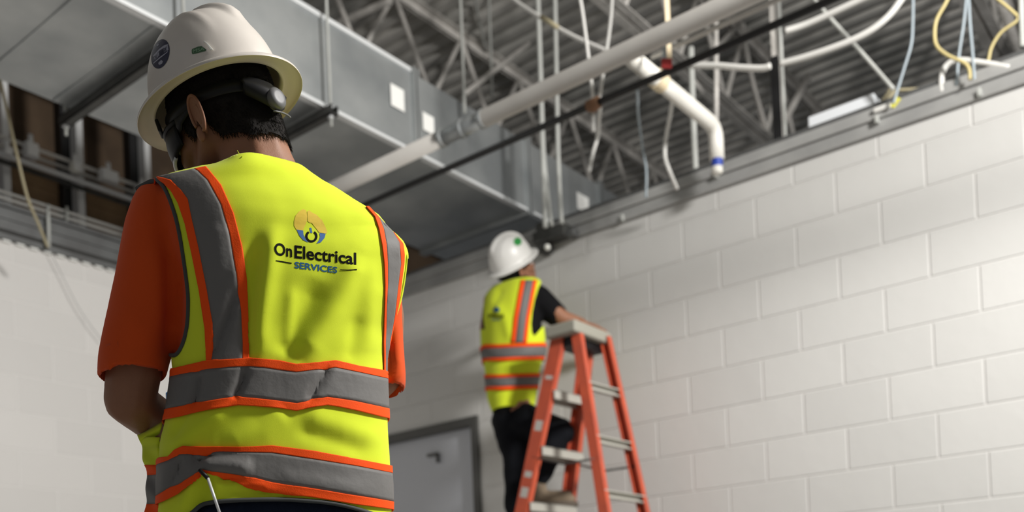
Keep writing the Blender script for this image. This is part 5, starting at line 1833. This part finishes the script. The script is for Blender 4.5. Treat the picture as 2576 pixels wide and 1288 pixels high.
D2 = 5.38
rows2 = [(1075, 1262, 1330, D2, 0.10, 0), (1035, 1243, 1336, D2, 0.115, 0), (1000, 1232, 1344, D2, 0.12, 0), (950, 1226, 1352, D2, 0.12, 0), (900, 1221, 1364, D2, 0.12, 0), (860, 1217, 1366, D2, 0.12, 0),
         (800, 1213, 1360, D2, 0.118, 0), (765, 1215, 1362, D2, 0.11, 0), (742, 1222, 1364, D2, 0.10, 0), (725, 1236, 1358, D2, 0.088, 0), (712, 1254, 1344, D2, 0.072, 0), (700, 1272, 1330, D2, 0.055, 0)]
ring2, u2_, v2_ = ring_loft(rows2, -42, n=44)
man2 = thing('person', 'second worker up on the orange stepladder in black T-shirt, looking up', 'person', (4.2, 3.2, 1.395))
g = G()
head_caps(g, hc2, HM2)
nk2 = at(1302, 712, D2)
g.capsule(HQ(0, -0.03, -0.06), 0.060, nk2, 0.062)
g.capsule(nk2, 0.065, at(1293, 770, D2), 0.09)
g.chain([at(1292, 770, D2), at(1292, 900, D2), at(1292, 1035, D2)], [0.10, 0.105, 0.105])
sR = at(1355, 752, D2 - 0.06); sL = at(1240, 758, D2 + 0.10)
g.chain([at(1292, 760, D2), sR], [0.075, 0.058]); g.chain([at(1292, 760, D2), sL], [0.075, 0.055])
eR = at(1414, 800, D2 - 0.05)
wR = at(1462, 812, D2 - 0.05)
g.chain([sR, eR, wR], [0.056, 0.043, 0.028])
hand_caps(g, wR, (wR - eR), np.array([0, 0, -1.0]), v2_ * -1, 0.35)
eL = at(1224, 828, D2 + 0.14)
wL = at(1285, 800, D2 + 0.30)
g.chain([sL, eL, wL], [0.052, 0.040, 0.028])
hand_caps(g, wL, v2_ + np.array([0, 0, 0.2]), np.array([0, 0, -1.0]), u2_, 0.35)
hL = at(1283, 1055, D2 + 0.02); hR = at(1318, 1058, D2 - 0.04)
kL = at(1302, 1170, D2 + 0.02); aL = at(1300, 1275, D2 + 0.04)
kR = at(1408, 1090, D2 - 0.12); aR = at(1352, 1200, D2 - 0.10)
g.chain([hL, kL, aL], [0.085, 0.055, 0.042]); g.chain([hR, kR, aR], [0.085, 0.055, 0.042])
VB2, FB2, NB2 = remesh(g, 0.008, 4)
n0 = len(VB2)
ears = G()
for sd in (-1, 1):
    e = ear_geo(hc2, HM2, sd, 0.95); ears.add(e.v, e.f)
body2 = mesh_obj('body', np.vstack([VB2, np.array(ears.v)]), FB2 + [tuple(i + n0 for i in f) for f in ears.f], M['skin_tan'], man2)
for sd in (-1, 1):
    G().ball(HQ(0.030 * sd, 0.0865, -0.046), 0.0115, 12, 8).build('eye', M['eye'], body2)
loc2 = (VB2 - hc2) @ HM2
az2 = np.degrees(np.arctan2(np.abs(loc2[:, 0]), loc2[:, 1]))
zl2 = np.interp(az2, [0, 50, 70, 84, 104, 120, 150, 180], [0.03, 0.0, -0.06, -0.035, -0.07, -0.095, -0.105, -0.108])
keep2 = (loc2[:, 2] > zl2) & (np.linalg.norm(loc2, axis=1) < 0.18) & (loc2[:, 2] < 0.115)
hf = [f for f in FB2 if all(keep2[i] for i in f)]
used = sorted({i for f in hf for i in f}); ix = {a: b for b, a in enumerate(used)}
G().add(VB2[used] + NB2[used] * 0.005, [tuple(ix[i] for i in f) for f in hf]).build('hair', M['hair'], man2)
# shirt
gT2 = G().loft(ring2)
VT2, FT2, NT2 = remesh(gT2, 0.012, 4)
gS2 = G().add(gT2.v, gT2.f)
gS2.chain([at(1330, 770, D2), sR, at(1398, 792, D2 - 0.03)], [0.08, 0.074, 0.066])
gS2.chain([at(1262, 770, D2 + 0.03), sL, at(1238, 785, D2 + 0.13)], [0.07, 0.052, 0.045])
VS2, FS2, NS2 = remesh(gS2, 0.011, 4)
lab(mesh_obj('t_shirt', VS2, FS2, M['black_shirt'], man2), 'black T-shirt')
VV2 = VT2 + vnormals(VT2, FT2) * 0.012
NV2 = vnormals(VV2, FT2)
VV2 = wrinkle(VV2, NV2, 0.010, 9, (1, 1, 0.5), 5)
VV2 = folds(VV2, NV2, [(((1240, 760), (1270, 800), (1285, 860)), 0.008, 12), (((1262, 720), (1246, 760), (1230, 800)), -0.008, 10), (((1300, 985), (1280, 1020)), -0.006, 12)])
arm2 = [(1364, 706), (1354, 726), (1345, 755), (1339, 785), (1336, 815), (1338, 836), (1344, 846), (1352, 838), (1362, 826), (1376, 812)]
c1_ = prism(arm2 + [(1440, 812), (1440, 690), (1380, 690)], 4.9, 5.9)
c2_ = prism([(1228, 722), (1222, 742), (1217, 770), (1216, 800), (1220, 828), (1150, 828), (1150, 700), (1225, 706)], 4.9, 6.0)
zb2_ = at(1290, 1045, D2)[2]
c3_ = G().add([(3.2, 2.2, zb2_ - 0.6), (5.2, 2.2, zb2_ - 0.6), (5.2, 4.4, zb2_ - 0.6), (3.2, 4.4, zb2_ - 0.6)] + [(3.2, 2.2, zb2_ + 0.10), (5.2, 2.2, zb2_ + 0.10), (5.2, 4.4, zb2_ - 0.06), (3.2, 4.4, zb2_ - 0.06)],
              [(3, 2, 1, 0), (4, 5, 6, 7), (0, 1, 5, 4), (1, 2, 6, 5), (2, 3, 7, 6), (3, 0, 4, 7)])
zt2_ = at(1300, 708, D2 - 0.06)[2]
c4_ = G().box((3.2, 2.2, zt2_), (5.2, 4.4, zt2_ + 0.5))
VC2, FC2 = cut(VV2, FT2, [c1_, c2_, c3_, c4_])
vest2 = mesh_obj('safety_vest', VC2, FC2, M['vest'], man2)
solid(vest2, 0.003, -1)
lab(vest2, 'fluorescent yellow sleeveless safety vest')
S2 = Surf(VV2, FT2, 5.0, 6.0)
def axis2(z):
    cs_ = [np.mean(r_, axis=0) for r_ in ring2]
    zs = [c[2] for c in cs_]
    return np.array([np.interp(z, zs, [c[0] for c in cs_]), np.interp(z, zs, [c[1] for c in cs_]), z])
RX2 = ('ring', axis2, +1)
def s2(name, A, B, m, off, ext=None, lbl=None):
    o = strip(name, A, B, S2, m, vest2, step=5, across=3, off=off, th=0.002, extend=ext)
    if lbl: lab(o, lbl)
s2('reflective_strap', [(1321, 706), (1314, 740), (1303, 800), (1296, 862)], [(1341, 706), (1334, 740), (1323, 800), (1316, 862)], M['silver_tape'], 0.004, None, 'grey reflective strap on the right shoulder')
s2('orange_trim', [(1311, 706), (1304, 740), (1293, 800), (1286, 862)], [(1321, 706), (1314, 740), (1303, 800), (1296, 862)], M['orange_tape'], 0.005)
s2('orange_trim', [(1341, 706), (1334, 740), (1323, 800), (1316, 862)], [(1350, 706), (1343, 740), (1332, 800), (1325, 862)], M['orange_tape'], 0.005)
for y0, y1, m_, nm, of in ((873, 898, 'silver_tape', 'reflective_band', 0.006), (864, 873, 'orange_tape', 'orange_trim', 0.007), (898, 906, 'orange_tape', 'orange_trim', 0.007),
                           (948, 970, 'silver_tape', 'reflective_band', 0.006), (940, 948, 'orange_tape', 'orange_trim', 0.007), (970, 979, 'orange_tape', 'orange_trim', 0.007)):
    s2(nm, [(1219, y0 + 3), (1260, y0 + 3), (1310, y0), (1366, y0 - 2)], [(1219, y1 + 3), (1260, y1 + 3), (1310, y1), (1366, y1 - 2)], M[m_], of, RX2)
# small back print
text_surface('lettering', 'On Electrical', [(1228, 789), (1268, 789), (1268, 800), (1228, 800)], S2, M['print_black'], vest2, bold=0.02, off=0.004)
text_surface('lettering', 'SERVICES', [(1237, 802), (1260, 802), (1260, 807), (1237, 807)], S2, M['print_teal'], vest2, bold=0.02, off=0.004)
poly_surface('print_mark', [(1242, 778), (1250, 772), (1258, 778), (1256, 785), (1244, 785)], S2, M['print_teal'], vest2, off=0.004)
# trousers
g = G()
g.chain([at(1285, 1052, D2), at(1306, 1056, D2)], [0.108, 0.108])
g.chain([hL, kL, aL + np.array([0, 0, -0.01])], [0.108, 0.080, 0.068]); g.chain([hR, kR, aR + np.array([0, 0, 0.0])], [0.096, 0.084, 0.066])
V_, F_, N_ = remesh(g, 0.012, 4)
V_ = wrinkle(V_, N_, 0.010, 10, (1, 1, 1.5), 8)
lab(mesh_obj('trousers', V_, F_, M['black_pants'], man2), 'black trousers')
# boots: the right one on the step, the left on the step below
def boot(an, toe, par, m):
    d = toe - an; d[2] = 0; d /= np.linalg.norm(d)
    zs = toe[2]
    g = G()
    g.capsule(an + np.array([0, 0, 0.03]), 0.056, np.array([an[0], an[1], zs + 0.055]) - d * 0.01, 0.050)
    g.capsule(np.array([an[0], an[1], zs + 0.05]) - d * 0.03, 0.046, np.array([an[0], an[1], zs + 0.045]) + d * 0.16, 0.043)
    V_, F_, _ = remesh(g, 0.010, 3)
    V_[:, 2] = np.maximum(V_[:, 2], zs + 0.012)
    b_ = mesh_obj('boot', V_, F_, m, par)
    g = G()
    s_ = np.cross(d, [0, 0, 1.0])
    base = np.array([an[0], an[1], zs])
    ring = []
    for k in range(28):
        a = 2 * PI * k / 28
        ring.append(base + d * (0.062 + 0.150 * math.cos(a)) + s_ * 0.045 * math.sin(a) * (1 + 0.1 * math.cos(a)))
    g.loft([ring, [p + np.array([0, 0, 0.024]) for p in ring]])
    g.build('sole', M['boot_sole'], b_, smooth=False)
zs1, zs2 = 1.397, 1.122
aRb = np.array([*(aR[:2]), 0]); 
dirR = (u2_ * 0.75 + v2_ * 0.65); dirR /= np.linalg.norm(dirR)
boot(aR.copy(), np.array([aR[0], aR[1], 0]) + dirR * 0.2 + np.array([0, 0, zs1]), man2, M['boot'])
boot(aL.copy(), np.array([aL[0], aL[1], 0]) + v2_ * 0.2 + np.array([0, 0, zs2]), man2, M['boot'])

hat2, shell2, SH2 = make_hat(hc2, HM2, 'clean white hard hat with a round green sticker, worn by the worker on the ladder', [M['hat2'], M['hat_under']])
lab(poly_surface('round_sticker', [(1302 + 10 * math.cos(k * PI / 10), 608 + 10.5 * math.sin(k * PI / 10)) for k in range(20)], SH2, M['green_bright'], shell2, off=0.0015, sub=5), 'green round sticker')
o = G()
n_ = 40
o.grid([[HQ(0.0865 * math.cos(2 * PI * k / n_), 0.109 * math.sin(2 * PI * k / n_), z - 0.018 * (1 - math.sin(2 * PI * k / n_)) / 2) for k in range(n_ + 1)] for z in (-0.008, -0.03)])
solid(o.build('headband', M['black_plastic'], hat2), 0.003, 0)
